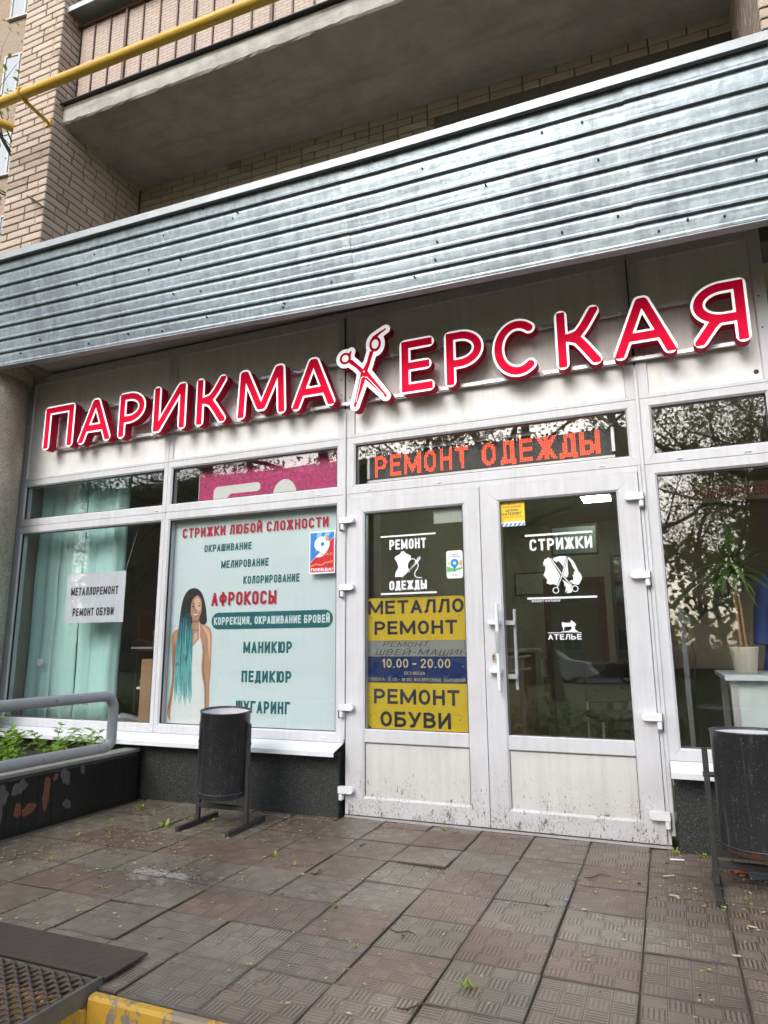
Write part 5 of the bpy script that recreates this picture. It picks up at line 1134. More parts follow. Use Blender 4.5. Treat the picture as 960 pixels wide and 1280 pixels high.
mb = MB(); text(mb, 'УГОЛОК ПОТРЕБИТЕЛЯ', -.42, .30, -.045, .03, -.0015, **ARI); mb.build('red_lettering', mat('dull_red', (.32, .03, .03), .5), bo, fix=False)
MB().box(-.46, .5, -.004, .024, -.105, -.078).build('lower_strip', M_DARK, bo)
def photo(x, z, rot, label, c):
    t = thing('wall_photo', (x, 2.46, z), label, 'photo'); t.rotation_euler = (0, rot, 0)
    MB().box(-.105, .105, 0, .006, -.075, .075).build('photo_frame', M_DARK, t)
    k = NT('photo_print_%.2f' % x); k.col(k.mix(k.noise(18, 3), c, (.04, .05, .04))); k.rough(.3); MB().box(-.1, .1, -.003, -.001, -.07, .07).build('photo_sheet', k.m, t)
photo(1.31, 1.40, .72, 'dark framed photo hung askew on the pale wall, left of two', (.14, .16, .10)); photo(1.52, 1.42, -.95, 'colourful framed photo hung askew behind the palm stems', (.22, .26, .22))
ct = thing('blue_coat', (1.86, .9, 1.62), 'blue coat hanging at the far right inside the right window', 'coat')
mb = MB(); n = 20; secs = [(.03, .03, 0), (.09, .05, -.03), (.16, .08, -.10), (.17, .09, -.35), (.20, .10, -.62), (.22, .10, -.72)]
vs = [(a * math.cos(2 * math.pi * j / n) * (1 + .08 * math.sin(5 * j)), b * math.sin(2 * math.pi * j / n) * (1 + .15 * math.sin(4 * j)), z) for a, b, z in secs for j in range(n)]
mb.add(vs, [(i * n + j, i * n + (j + 1) % n, (i + 1) * n + (j + 1) % n, (i + 1) * n + j) for i in range(5) for j in range(n)] + [tuple(range(n)), tuple(range(5 * n, 6 * n))], 0, True); mb.build('coat_body', mat('blue_cloth', (.03, .06, .22), .8), ct)
MB().tube([(-.14, 0, -.12), (-.20, .0, -.32), (-.22, -.02, -.55)], [.05, .045, .05], 12).build('sleeve', mat('blue_cloth', (.03, .06, .22), .8), ct); MB().tube([(0, 0, .0), (0, 0, .06), (.02, 0, .09), (.04, 0, .06)], .004, 6).build('hanger_hook', M_ALU, ct)
rk = thing('coat_stand', (1.165, .62, 0), 'pale upright stand with crossbar behind the left edge of the right window', 'stand')
MB().box(-.015, .015, -.015, .015, .003, 1.33).build('post', mat('dull_grey_post', (.22, .23, .23), .6), rk); MB().box(-.08, .05, -.022, -.016, 1.20, 1.235).build('crossbar', mat('dull_grey_post', (.22, .23, .23), .6), rk); MB().box(-.16, .16, -.1, .1, 0.0, .02).build('foot', M_ALU, rk)
MB().tube([(.02, -.02, 1.18), (.06, -.03, 1.0), (.03, -.03, .78), (.05, -.02, .5)], .005, 6).build('hanging_cable', M_DARK, rk)
# door interior: frame of an inner doorway and a lit ceiling panel
dw = thing('inner_doorway', (.20, 3.0, 0), 'dark brown inner doorway seen through the right door glass', 'doorway')
for x in (-.30, .26): MB().box(x, x + .06, 0, .06, .003, 1.70).build('door_post', M_WOOD, dw)
MB().box(-.30, .32, 0, .06, 1.702, 1.76).build('door_head', M_WOOD, dw); MB().box(-.235, .255, .03, .05, .003, 1.70).build('door_panel', mat('inner_door_green', (.16, .19, .13), .5), dw)
lp = thing('ceiling_light_panel', (.49, 3.0, 2.60), 'lit louvred ceiling light seen at the top right of the right door glass', 'ceiling light')
MB().box(-.15, .15, -.3, .3, .012, .06).build('light_housing', M_WPAINT, lp)
ME = mat('lit_tube', (.75, .95, .80), .5, emit=26.0)
for q in range(4): MB().tube([(-.14, -.25 + q * .16, 0), (.14, -.25 + q * .16, 0)], .012, 8).build('light_tube', ME, lp)

# more of the rooms behind the glass
ctr = thing('counter', (-.45, 2.6, 0), 'brown reception counter in the dim room behind the left door leaf', 'counter')
MB().box(-.45, .25, -.3, .3, .003, 1.0, ch=.01).build('counter_body', mat('counter_brown', (.22, .13, .08), .5), ctr); MB().box(-.5, .3, -.34, .34, 1.003, 1.04, ch=.005).build('counter_top', mat('counter_cream', (.55, .48, .36), .4), ctr)
for q, (x, y, lb, cc) in enumerate([(.62, 2.1, 'dark padded chair standing behind the right door glass', (.05, .04, .04)), (.05, 3.6, 'red padded chair further back behind the right door glass', (.25, .04, .04))]):
    ch_ = thing('waiting_chair', (x, y, 0), lb, 'chair', 'chairs inside the salon', rz=.4 + q)
    MB().box(-.22, .22, -.22, .22, .44, .50, ch=.02).build('seat', mat('chair_pad_%d' % q, cc, .6), ch_); MB().box(-.21, .21, .19, .24, .56, .92, ch=.02).build('backrest', mat('chair_pad_%d' % q, cc, .6), ch_)
    for sx in (-.19, .19):
        for sy in (-.19, .21): MB().tube([(sx, sy, .003), (sx, sy, .44 if sy < 0 else .9)], .012, 8).build('leg', M_ALU, ch_)
mr = thing('salon_mirror', (.75, 5.14, 1.55), 'tall framed salon mirror on the far wall behind the right door glass', 'mirror')
MB().box(-.3, .3, 0, .04, -.7, .7, ch=.01).build('mirror_frame', M_WOOD, mr); MB().box(-.25, .25, -.006, -.001, -.65, .65).build('mirror_glass', mat('silver_glass', (.7, .72, .72), .05, metal=1), mr)
for q, (x, z, cc, lb) in enumerate([(-.6, 1.9, (.55, .50, .42), 'pale hairstyle chart on the far wall behind the left door glass'), (.25, 2.15, (.40, .46, .42), 'small certificate frame above the inner doorway behind the right door')]):
    wc = thing('wall_chart', (x, 5.17 if q == 0 else 2.98, z), lb, 'chart'); MB().box(-.24, .24, 0, .012, -.16, .16).build('chart_frame', M_WOOD, wc); MB().box(-.22, .22, -.004, -.001, -.14, .14).build('chart_sheet', mat('chart_%d' % q, cc, .6, var=.4, scale=30), wc)

# ================================================================== STREET FURNITURE
M_BIN = NT('black_bin_paint'); k = M_BIN
c = k.mix(k.noise(4, 5, .7), (.018, .020, .024), (.045, .048, .055)); c = k.mix(k.ramp(k.noise(1, 4, .7, vec=k.mapping((60, 60, 7))), [(.58, 0), (.70, .7)]), c, (.14, .14, .15)); c = k.mix(k.ramp(k.noise(150, 2), [(.66, 0), (.70, .8)]), c, (.35, .35, .36))
z_ = sepxyz(k, k.tc.outputs['Object'])[2]; rz = k.math('MULTIPLY', k.ramp(k.math('ADD', z_, k.math('MULTIPLY', k.noise(14, 4), .10)), [(.0, 1), (.055, .8), (.085, 0)]), k.math('GREATER_THAN', sepxyz(k, k.n('ShaderNodeObjectInfo').outputs['Location'])[0], 0.0)); c = k.mix(rz, c, k.mix(k.noise(30, 4), (.16, .05, .015), (.06, .03, .018)))
k.col(c); k.rough(k.ramp(k.noise(9, 4), [(.3, .3), (.7, .5)])); k.bump(k.noise(7, 3), .25, .008); M_BIN = k.m
M_BINI = mat('bin_inside_grey', (.56, .57, .60), .6, var=.25)
M_FRM = mat('rusty_black_bar', (.035, .033, .034), .55, var=.5, scale=30, bump=.4)
def bin_(x, y, label, R=.180, ztop=.665, H=.50, tilt_=(0, 0), wid=.205, feet=True, rz=0):
    t = thing('litter_bin', (x, y, GZ), label, 'litter bin', 'litter bins by the shop front', rz)
    mb = MB(); n = 44; z0, z1 = 0, H
    pr = [(.0, .004), (R - .006, .004), (R, .012), (R, H - .006), (R + .005, H - .003), (R + .005, H + .003), (R - .004, H + .003), (R - .005, H - .01)]
    vs = [(a * math.cos(2 * math.pi * j / n), a * math.sin(2 * math.pi * j / n), z) for a, z in pr for j in range(n)]
    mb.add(vs, [(i * n + j, i * n + (j + 1) % n, (i + 1) * n + (j + 1) % n, (i + 1) * n + j) for i in range(len(pr) - 1) for j in range(n)], 0, True)
    b = mb.build('bin_body', M_BIN, t, fix=False)
    lin = MB(); pr = [(R - .005, H - .01), (R - .010, H - .15), (.0, H - .15)]; vs = [(a * math.cos(2 * math.pi * j / n), a * math.sin(2 * math.pi * j / n), z) for a, z in pr for j in range(n)]
    lin.add(vs, [(i * n + j, i * n + (j + 1) % n, (i + 1) * n + (j + 1) % n, (i + 1) * n + j) for i in range(2) for j in range(n)], 0, True); l_ = lin.build('bin_lining', M_BINI, b, fix=False)
    b.location = (0, 0, ztop - H); b.rotation_euler = (tilt_[0], tilt_[1], 0)
    MB().tube([(R * math.cos(a), R * math.sin(a), .035) for a in [2 * math.pi * q / 40 for q in range(41)]], .004, 5, caps=False).build('lower_rim', M_BIN, b)
    MB().tube([(R * math.cos(-1.9), R * math.sin(-1.9), z) for z in (.02, H - .02)], .0025, 5).build('weld_seam', M_BIN, b)
    for s in (-1, 1):
        f = MB().box(s * wid - .0125, s * wid + .0125, -.012, .012, .03, .62, ch=.002); f.build('post', M_FRM, t)
        MB().box(s * wid - .014, s * wid + .014, -.20, .20, 0, .028, ch=.002).build('foot', M_FRM, t)
        MB().tube([(s * (R - .002), 0, .50), (s * (wid + .016), 0, .50)], .012, 10).build('pivot', M_FRM, t)
    MB().box(-wid + .014, wid - .014, -.013, .013, .10, .128, ch=.002).build('crossbar', M_FRM, t)
    return t, b
bin_(-1.597, -.480, 'black cylindrical litter bin on a frame below the service poster', tilt_=(.06, .045), ztop=.70, H=.515, R=.156, wid=.180)
t2, b2 = bin_(1.385, -.60, 'black cylindrical litter bin at the right edge beside the door', R=.172, ztop=.70, H=.52, wid=.203, tilt_=(-.02, .0))
tag(MB().tube([(-.03, 0, .0), (-.012, .012, .012), (.012, .0, .006), (.03, -.008, .012)], [.004, .011, .010, .004], 8).build('crumpled_scrap', mat('dark_paper_scrap', (.10, .07, .05), .8), loc=(1.335, -.60, .545)), 'crumpled brown scrap inside the right litter bin', 'litter')

# planter wall with plants
M_BT = NT('black_glazed_tile'); k = M_BT; c = k.mix(k.noise(3, 5), (.010, .010, .011), (.026, .025, .025)); c = k.mix(k.ramp(k.noise(60, 3), [(.68, 0), (.75, .4)]), c, (.12, .10, .08)); k.col(c); k.rough(.28); k.bump(k.noise(4, 3), .2, .01); M_BT = k.m
M_RENDER = mat('exposed_render', (.095, .09, .082), .9, var=.3, scale=12, bump=.6, bscale=40, bd=.006)
M_ORAN = mat('old_orange_paint', (.17, .06, .035), .8, var=.3, scale=15)
plt = thing('planter_wall', (-2.68, -1.2, GZ), 'low planter wall faced with peeling black tiles at the left', 'planter')
MB().box(-.06, .040, -1.16, 1.11, -.02, .335, ch=.004).build('planter_core', M_RENDER, plt)
y = 1.105; i = 0; rs = random.Random(2)
while y > -1.10:
    w = .108; MB().box(.042, .052 + rs.uniform(0, .002), y - w + .004, y, .0, .318 + (0 if i % 3 else -.004), ch=.0015).build('wall_tile', M_BT, plt); y -= w; i += 1
MB().box(-.07, .062, -1.17, 1.112, .337, .362, ch=.004).build('coping', mat('grey_coping', (.24, .235, .22), .85, bump=.4), plt)
# patches where tiles have peeled: thin irregular plates with depth
def patch(y, z, ry, rz_, m, seed):
    rs = random.Random(seed); n = 34; p = [(y + ry * math.cos(2 * math.pi * i / n) * (w_ := 1 + .22 * math.sin(2 * 2 * math.pi * i / n + seed) + .12 * math.sin(5 * 2 * math.pi * i / n + seed * 2) + rs.uniform(-.06, .06)), z + rz_ * math.sin(2 * math.pi * i / n) * w_) for i in range(n)]
    p = [(a, min(.33, max(.01, b))) for a, b in p]
    MB().prism(p, 'x', .050, .0555 + .0006 * (seed % 5)).build('plaster_patch', m, plt)
for q, (y, z, a, b, m) in enumerate([(.44, .28, .035, .055, M_RENDER), (.58, .30, .02, .03, M_RENDER), (.30, .20, .030, .085, M_ORAN), (.18, .13, .05, .03, M_ORAN), (.10, .27, .045, .045, M_RENDER), (.10, .14, .02, .05, M_ORAN), (.47, .10, .03, .03, M_RENDER), (-.02, .25, .05, .05, M_RENDER), (-.02, .16, .02, .07, M_RENDER), (-.13, .20, .045, .03, M_ORAN), (-.10, .29, .03, .04, M_RENDER), (-.30, .26, .17, .085, M_RENDER), (-.22, .13, .02, .04, M_ORAN), (-.34, .13, .07, .022, M_ORAN), (-.45, .20, .06, .10, M_RENDER), (.36, .285, .02, .02, M_ORAN)]):
    patch(y, z, a, b, m, q + 3)
tag(MB().box(-4.6, -2.745, -2.36, -.07, -.3, .27).build('planter_soil', M_SOIL), kind='structure')
M_LEAF = NT('young_leaf'); k = M_LEAF; k.col(k.mix(k.rnd(), (.13, .30, .035), (.26, .42, .05))); k.rough(.5)
trn = k.n('ShaderNodeBsdfTranslucent'); trn.inputs[0].default_value = (.30, .48, .04, 1); mx = k.n('ShaderNodeMixShader'); mx.inputs[0].default_value = .35
k.l(k.b.outputs[0], mx.inputs[1]); k.l(trn.outputs[0], mx.inputs[2]); k.l(mx.outputs[0], k.out.inputs[0]); M_LEAF = k.m
def leafmesh(L, w):
    vs = []; 
    for i in range(6):
        t = i / 5; ww = w * math.sin(math.pi * min(.98, t ** .8 + .03)); vs += [(L * t, -ww, .25 * ww - .10 * L * t * t), (L * t, 0, -.10 * L * t * t), (L * t, ww, .25 * ww - .10 * L * t * t)]
    mb = MB(); mb.add(vs, [(i * 3 + j, i * 3 + j + 1, (i + 1) * 3 + j + 1, (i + 1) * 3 + j) for i in range(5) for j in (0, 1)], 0, True); me = mb.mesh('leaf'); me.materials.append(M_LEAF); return me
LM = [leafmesh(.060, .016), leafmesh(.045, .014), leafmesh(.075, .018)]
M_STEM = mat('green_stem', (.16, .20, .06), .7)
def shrublet(x, y, z, h, label, seed, n=3):
    t = thing('leafy_seedling', (x, y, z), label, 'plant', 'young plants in the planter'); rs = random.Random(seed)
    for s in range(n):
        a = rs.uniform(0, 6.28); lean = rs.uniform(.05, .16); H = h * rs.uniform(.7, 1.05); pts = [Vector((.02 * math.cos(a) + lean * math.cos(a) * (i / 4) ** 1.4, .02 * math.sin(a) + lean * math.sin(a) * (i / 4) ** 1.4, H * i / 4)) for i in range(5)]
        MB().tube(pts, [.004, .0035, .003, .002, .001], 5).build('stem', M_STEM, t)
        for i in range(1, 9):
            u = i / 8 * 4; b = min(3, int(u)); p = pts[b].lerp(pts[b + 1], u - b)
            for sgn in (0, 1):
                inst(rs.choice(LM), 'leaf', t, p, (rs.uniform(-.5, .5), rs.uniform(-.7, .35), i * 1.57 + sgn * 3.14 + rs.uniform(-.4, .4)), (rs.uniform(.7, 1.15),) * 3)
for q, (x, y, h, n, lb) in enumerate([(-2.93, -.28, .20, 3, 'small fresh green plant nearest the handrail end, rightmost in the planter'), (-3.20, -.36, .22, 3, 'bushy green plant in the middle of the planter behind the handrail'), (-2.92, -.62, .17, 3, 'low green plant between its taller neighbours in the planter'), (-3.42, -.52, .20, 4, 'wide bright green plant left of the middle in the planter'), (-3.15, -.78, .18, 4, 'dense low plant close to the left picture edge in the planter'), (-3.75, -.40, .27, 3, 'tall thin green plant under the window board at far left'), (-3.45, -.90, .2, 4, 'leafy plant at the left picture edge behind the handrail')]):
    shrublet(x, y, .268, h, lb, q + 20, n + 3)

# handrail in front: grey painted tube with a returned end
M_RAIL = NT('grey_rail_paint'); k = M_RAIL; c = k.mix(k.noise(7, 4), (.25, .27, .295), (.33, .35, .37)); c = k.mix(k.ramp(k.noise(26, 5, .7), [(.62, 0), (.66, .85)]), c, (.20, .13, .07)); c = k.mix(k.ramp(k.noise(18, 5, .7, vec=k.mapping((1, 1, 1), (7, 3, 1))), [(.68, 0), (.70, .9)]), c, (.03, .03, .03)); k.col(c); k.rough(.42); k.bump(k.noise(60, 4), .4, .004); M_RAIL = k.m
hr = thing('handrail', (-.76, -2.33, 0), 'grey painted steel tube handrail end at the left edge', 'handrail')
rz0, rz1, rr_ = .740, .912, .0172
pts = [(0, -3.2, rz1)] + [(0, -.045 + .045 * math.sin(a), rz1 - .045 + .045 * math.cos(a)) for a in [math.pi / 2 * q / 6 for q in range(7)]] + [(0, -.03 + .03 * math.cos(a) - .0, rz0 + .03 - .03 * math.sin(a)) for a in [math.pi / 2 * q / 6 for q in range(7)]] + [(0, -3.2, rz0)]
MB().tube(pts, rr_, 20).build('rail_tube', M_RAIL, hr)
for yy in (-1.2, -2.6): MB().tube([(0, yy, -.40), (0, yy, rz1 - .02)], .022, 14).build('rail_post', M_RAIL, hr)
rs = random.Random(9); dm = MB()
for q in range(70):
    yy = -rs.uniform(.03, 1.1); r = rs.uniform(.0016, .0032); z = rz1 - rr_ - .001; dm.prism([(yy + r * math.cos(a), z - r * .4 + 1.5 * r * math.sin(a)) for a in [math.pi * 2 * w / 6 for w in range(6)]], 'x', -r + rs.uniform(-.006, .006), r)
d_ = dm.build('water_drops', glassmat('water_drop', (1, 1, 1), (.95, .97, 1), .25), hr); d_['kind'] = 'stuff'

# steel landing: rusty plate, expanded grating, flat bar
M_RUST = NT('rusty_plate'); k = M_RUST; c = k.mix(k.noise(5, 6, .7), (.030, .020, .018), (.075, .05, .042)); v = k.n('ShaderNodeTexVoronoi'); v.inputs['Scale'].default_value = 42; k.l(k.tc.outputs['Object'], v.inputs['Vector']); k.col(c); k.rough(.5); k.bump(v.outputs['Distance'], .4, .004); M_RUST = k.m
M_GRATE = mat('rusty_grating', (.065, .042, .032), .55, var=.6, scale=10, bump=.4)
M_FLAT = mat('weathered_flat_bar', (.13, .135, .125), .5, metal=.3, var=.5, scale=14, bump=.4)
gr = thing('steel_landing', (-1.3, -2.4, 0), 'rusty steel landing with plate and expanded metal grating, bottom left corner', 'landing')
MB().box(-1.6, .545, .115, .315, -.006, .002, ch=.001).build('rusty_plate', M_RUST, gr)
MB().box(.524, .536, -1.6, .112, -.052, .006, ch=.0015).build('flat_bar', M_FLAT, gr)
MB().box(.485, .52, .045, .060, -.10, -.053).build('corner_bracket', M_RUST, gr)
MB().box(-1.6, .522, .098, .112, -.045, -.007).build('edge_angle', M_FLAT, gr); MB().box(-1.6, .522, -.60, -.59, -.06, -.022).build('bearer', M_GRATE, gr)
n_s = 36
for q in range(n_s):
    y0 = .088 - q * .0225; mb = MB(); N = 78; L0, L1 = -1.05, .520; vs = []
    for i in range(N * 4 + 1):
        x = L0 + (L1 - L0) * i / (N * 4); ph = 2 * math.pi * x / .062 + (math.pi if q % 2 else 0); s = math.sin(ph); zz = -.008 + .0065 * s; yy = y0 + .006 * s
        vs += [(x, yy - .0042, zz - .007), (x, yy + .0036, zz + .003), (x, yy + .0052, zz + .0005), (x, yy - .0022, zz - .009)]
    mb.add(vs, [(i * 4 + j, i * 4 + (j + 1) % 4, (i + 1) * 4 + (j + 1) % 4, (i + 1) * 4 + j) for i in range(N * 4) for j in range(4)], 0, True)
    mb.build('grating_strand', M_GRATE, gr, fix=False)
tag(MB().box(-3.0, -.83, -5.0, -2.40, -.60, -.395).build('pit_floor', mat('dark_mulch', (.035, .025, .018), .95, var=.5, scale=20, bump=.8, bscale=30, bd=.02)), kind='structure')
tag(MB().tube([(-2.015, -2.055, .012), (-1.985, -2.05, .012)], .013, 12).tube([(-1.985, -2.05, .012), (-1.975, -2.049, .012)], [.013, .006], 12).build('plastic_plug', mat('dirty_white_plastic', (.55, .54, .47), .5)), 'dirty white plastic plug lying at the left edge of the paving', 'litter')

# ================================================================== GROUND DETAIL
# puddle
def blob(cx_, cy_, rx, ry, seed, n=18):
    rs = random.Random(seed); return smooth_poly([(cx_ + rx * math.cos(2 * math.pi * i / n) * rs.uniform(.7, 1.1), cy_ + ry * math.sin(2 * math.pi * i / n) * rs.uniform(.7, 1.1)) for i in range(n)], 3)
# weeds in the joints
M_WEED = mat('weed_green', (.27, .34, .06), .6, var=.4, scale=30)
def weed(x, y, s, seed, label, grass=False):
    t = thing('weed_tuft', (x, y, GZ - .006), label, 'weed', 'weeds growing in the paving joints'); rs = random.Random(seed); mb = MB()
    for q in range(26):
        a = rs.uniform(0, 6.28); L = s * rs.uniform(.4, 1); el = rs.uniform(.25, 1.3); w = s * .07; r0 = s * rs.uniform(0, .45)
        p0 = Vector((r0 * math.cos(a * 3), r0 * math.sin(a * 3) * .6, 0)); d = Vector((math.cos(a) * math.cos(el), math.sin(a) * math.cos(el), math.sin(el))); sd_ = Vector((-math.sin(a), math.cos(a), 0)) * w
        p1 = p0 + d * L * .6; p2 = p0 + d * L + Vector((0, 0, -L * .15)); mb.add([p0 - sd_ * .3, p0 + sd_ * .3, p1 + sd_, p2, p1 - sd_], [(0, 1, 2, 4), (4, 2, 3)])
    mb.build('blades', M_WEED, t, fix=False)
for q, (x, y, s, lb) in enumerate([(-1.93, -.60, .075, 'bright weed tuft beside the left foot of the left litter bin'), (-2.40, -.30, .06, 'weed tuft in the corner where planter and plinth meet'), (-2.2, -.42, .035, 'small pale weed a step out from the planter corner'), (-1.72, -.40, .045, 'weed under the crossbar of the left litter bin'), (-1.86, -.40, .05, 'weed behind the left foot of the left litter bin'), (-.97, -.88, .05, 'flat weed right of the puddle, left of a pair'), (-.79, -.98, .045, 'flat weed right of the puddle, right of a pair'), (.37, -1.86, .055, 'lone weed low in the middle foreground of the paving'), (-.27, -.06, .045, 'weed at the foot of the left door leaf'), (-.34, -1.40, .03, 'tiny weed left of the paving centre'), (1.02, -.06, .05, 'weed at the right corner of the door threshold'), (1.15, -.09, .055, 'weed under the short right plinth'), (-2.05, -1.35, .03, 'tiny weed at the left, in front of the planter'), (-2.28, -.95, .035, 'small weed near the middle of the planter wall foot'), (-2.35, -.62, .03, 'tiny weed close to the planter wall'), (1.45, -.07, .045, 'weed behind the right litter bin'), (-.10, -1.72, .03, 'tiny weed in the near foreground, left of the lone weed'), (-1.62, -.95, .03, 'small weed in a joint in front of the left litter bin')]):
    weed(x, y, s, q + 50, lb)
# loose bits: bud scales, crumbs, twigs
rs = random.Random(12); mb = MB(); N_ = 1700
for q in range(N_):
    if q < 1050: x, y = rs.gauss(-1.9, .55), rs.uniform(-1.6, -.08)
    elif q < 1250: x, y = rs.gauss(1.3, .25), rs.uniform(-.9, -.08)
    else: x, y = rs.uniform(-2.5, 2.5), rs.uniform(-2.25, -.06)
    if x < -2.58: continue
    a = rs.uniform(0, 3.14); L = rs.uniform(.0025, .008) * (1.5 if rs.random() < .12 else 1); w = L * rs.uniform(.3, .8); c, s = math.cos(a), math.sin(a); z = GZ + .003; h = rs.uniform(.001, .003)
    mb.add([(x + c * L - s * w, y + s * L + c * w, z), (x - c * L - s * w, y - s * L + c * w, z + h), (x - c * L + s * w, y - s * L - c * w, z), (x + c * L + s * w, y + s * L - c * w, z + h)], [(0, 1, 2, 3)], 0 if rs.random() < .45 else 1 if rs.random() < .6 else 2)
o = mb.build('bud_litter', [mat('pale_bud_scale', (.50, .44, .28), .8), mat('yellow_green_bud', (.36, .38, .08), .8), mat('dark_crumb', (.05, .035, .025), .9)], fix=False); tag(o, 'scattered bud scales and crumbs on the paving', 'litter', kind='stuff')
def twig(x, y, a, L, label, c=(.10, .06, .035)):
    rs = random.Random(int(x * 1000)); pts = []
    for i in range(7): t = i / 6 - .5; pts.append((L * t * math.cos(a) - .12 * L * math.sin(a) * math.sin(5 * t + x), L * t * math.sin(a) + .12 * L * math.cos(a) * math.sin(5 * t + x), .006 + .003 * math.sin(9 * t)))
    tag(MB().tube(pts, [.0014, .003, .0034, .003, .003, .002, .001], 5).build('twig', mat('twig_%.2f' % c[0], c, .9), loc=(x, y, GZ + .002)), label, 'twig')
twig(.66, -.62, .5, .14, 'curved reddish twig on the tiles in front of the right door leaf'); twig(.02, -1.55, -.3, .12, 'brown twig in the near centre of the paving'); twig(.72, -1.50, .2, .07, 'short pale twig right of the paving centre', (.24, .16, .09)); twig(-.60, -.55, .9, .05, 'dark chip of bark left of the door centre line', (.02, .018, .016)); twig(.25, -2.05, .3, .12, 'long thin twig near the bottom edge of the paving'); twig(-.62, -1.05, 1.3, .09, 'thin dark twig between the bin and the door', (.05, .03, .02)); twig(-.18, -.12, .4, .05, 'reddish bud husk by the left door leaf', (.20, .07, .04))
fl = thing('violet_flower', (.566, -.987, GZ + .006), 'tiny violet flower fallen on the tiles right of centre', 'flower')
mb = MB()
for q in range(5):
    a = q * 1.2566; mb.add([(0, 0, .004), (.010 * math.cos(a - .5), .010 * math.sin(a - .5), .008), (.017 * math.cos(a), .017 * math.sin(a), .006), (.010 * math.cos(a + .5), .010 * math.sin(a + .5), .008)], [(0, 1, 2, 3)])
mb.build('petals', mat('violet_petal', (.30, .24, .62), .6), fl, fix=False)
def debris(x, y, a, L, w, label, m): 
    tag(MB().box(-L, L, -w, w, 0, .006, ch=.002).build('paper_scrap', m, loc=(x, y, GZ + .003)), label, 'litter').rotation_euler = (0, 0, a)
debris(1.02, -.20, .2, .035, .006, 'white stick-like scrap by the right corner of the door', M_PRWHITE); debris(.98, -.48, .6, .03, .006, 'cream scrap of paper left of the right bin', mat('cream_scrap', (.42, .38, .28), .7)); debris(1.0, -.75, -.1, .02, .006, 'small cream scrap in the joint below the first one', mat('cream_scrap', (.42, .38, .28), .7)); debris(1.28, -1.0, -.2, .018, .004, 'white scrap in front of the right bin', mat('cream_scrap', (.42, .38, .28), .7)); debris(1.20, -1.30, .1, .014, .005, 'pale scrap at the lower right of the paving', mat('cream_scrap', (.42, .38, .28), .7))
# rubble under the right bin
for q, (x, y, s, lb, c) in enumerate([(1.33, -.30, .045, 'broken red brick piece under the right litter bin', (.28, .08, .05)), (1.40, -.34, .055, 'grey broken stone under the right litter bin', (.12, .13, .13)), (1.52, -.30, .04, 'dark broken lump right of the grey stone under the bin', (.07, .055, .045))]):
    rs = random.Random(q); bm = bmesh.new(); bmesh.ops.create_icosphere(bm, subdivisions=2, radius=s)
    for v in bm.verts: v.co = Vector((v.co.x * 1.5, v.co.y, v.co.z * .45)) * rs.uniform(.8, 1.2)
    me = bpy.data.meshes.new('rubble'); bm.to_mesh(me); bm.free(); me.materials.append(mat('rubble_%d' % q, c, .9, bump=.5)); o = bpy.data.objects.new('rubble_piece', me); COL.objects.link(o); o.location = (x, y, GZ + s * .3); tag(o, lb, 'rubble')

# ================================================================== FAR LEFT: neighbouring block and bare tree
def facade(name, label, cx_, cy_, w, h, z0, rot, cols, rows, brick, winm, wc=1.3, wh=1.5, dep=9):
    t = thing(name, (cx_, cy_, z0), label, 'building', rz=rot)
    MB().box(-w / 2, w / 2, 0, dep, 0, h).build('wall', brick, t)
    MB().box(-w / 2 - .2, w / 2 + .2, -.25, dep + .2, h, h + .5).build('roof', M_SOFF, t)
    f = MB(); f.box(-wc / 2, wc / 2, -.05, .02, 0, .07); f.box(-wc / 2, wc / 2, -.05, .02, wh - .07, wh); f.box(-wc / 2, -wc / 2 + .07, -.05, .02, .07, wh - .07); f.box(wc / 2 - .07, wc / 2, -.05, .02, .07, wh - .07); f.box(-.04, .04, -.05, .02, .07, wh - .07); f.box(-wc / 2 - .06, wc / 2 + .06, -.12, -.01, -.06, -.002)
    fme = f.mesh('window'); fme.materials.append(mat('far_window_frame', (.30, .29, .27), .6)); pme = MB().box(-wc / 2 + .07, wc / 2 - .07, -.02, -.01, .07, wh - .07).mesh('pane'); pme.materials.append(winm)
    fh = h / rows
    for i in range(cols):
        for j in range(rows):
            o = inst(fme, 'window', t, (-w / 2 + w * (i + .5) / cols, 0, fh * j + fh * .35)); inst(pme, 'pane', o)
    return t
k = NT('distant_brickwork'); bt = k.n('ShaderNodeTexBrick'); bt.inputs['Scale'].default_value = 1; bt.inputs['Brick Width'].default_value = .26; bt.inputs['Row Height'].default_value = .075; bt.inputs['Mortar Size'].default_value = .008
bt.inputs['Color1'].default_value = (.22, .165, .12, 1); bt.inputs['Color2'].default_value = (.18, .135, .095, 1); bt.inputs['Mortar'].default_value = (.2, .17, .14, 1); x_, y_, z_ = sepxyz(k, k.tc.outputs['Object']); cb = k.n('ShaderNodeCombineXYZ'); k.l(x_, cb.inputs[0]); k.l(z_, cb.inputs[1]); k.l(cb.outputs[0], bt.inputs['Vector']); k.col(bt.outputs['Color']); k.rough(.9); M_FARB = k.m
k = NT('red_brown_brickwork'); c = k.mix(k.noise(1.2, 5), (.20, .125, .09), (.29, .19, .14)); k.col(c); k.rough(.9); M_FARR = k.m
M_FWIN = mat('far_window_glass', (.05, .06, .07), .15); M_FWIN2 = mat('pale_far_window', (.20, .23, .26), .2)
facade('neighbour_block', 'buff brick apartment block beyond the pillar at the far left', -20.0, 9.5, 11, 36, -.5, .12, 4, 11, M_FARB, M_FWIN2, 1.3, 1.7)
facade('facing_block', 'red-brown brick apartment block across the road, reflected in the door glass', -24.5, -44, 50, 16, -.5, math.pi, 14, 5, M_FARR, M_FWIN)

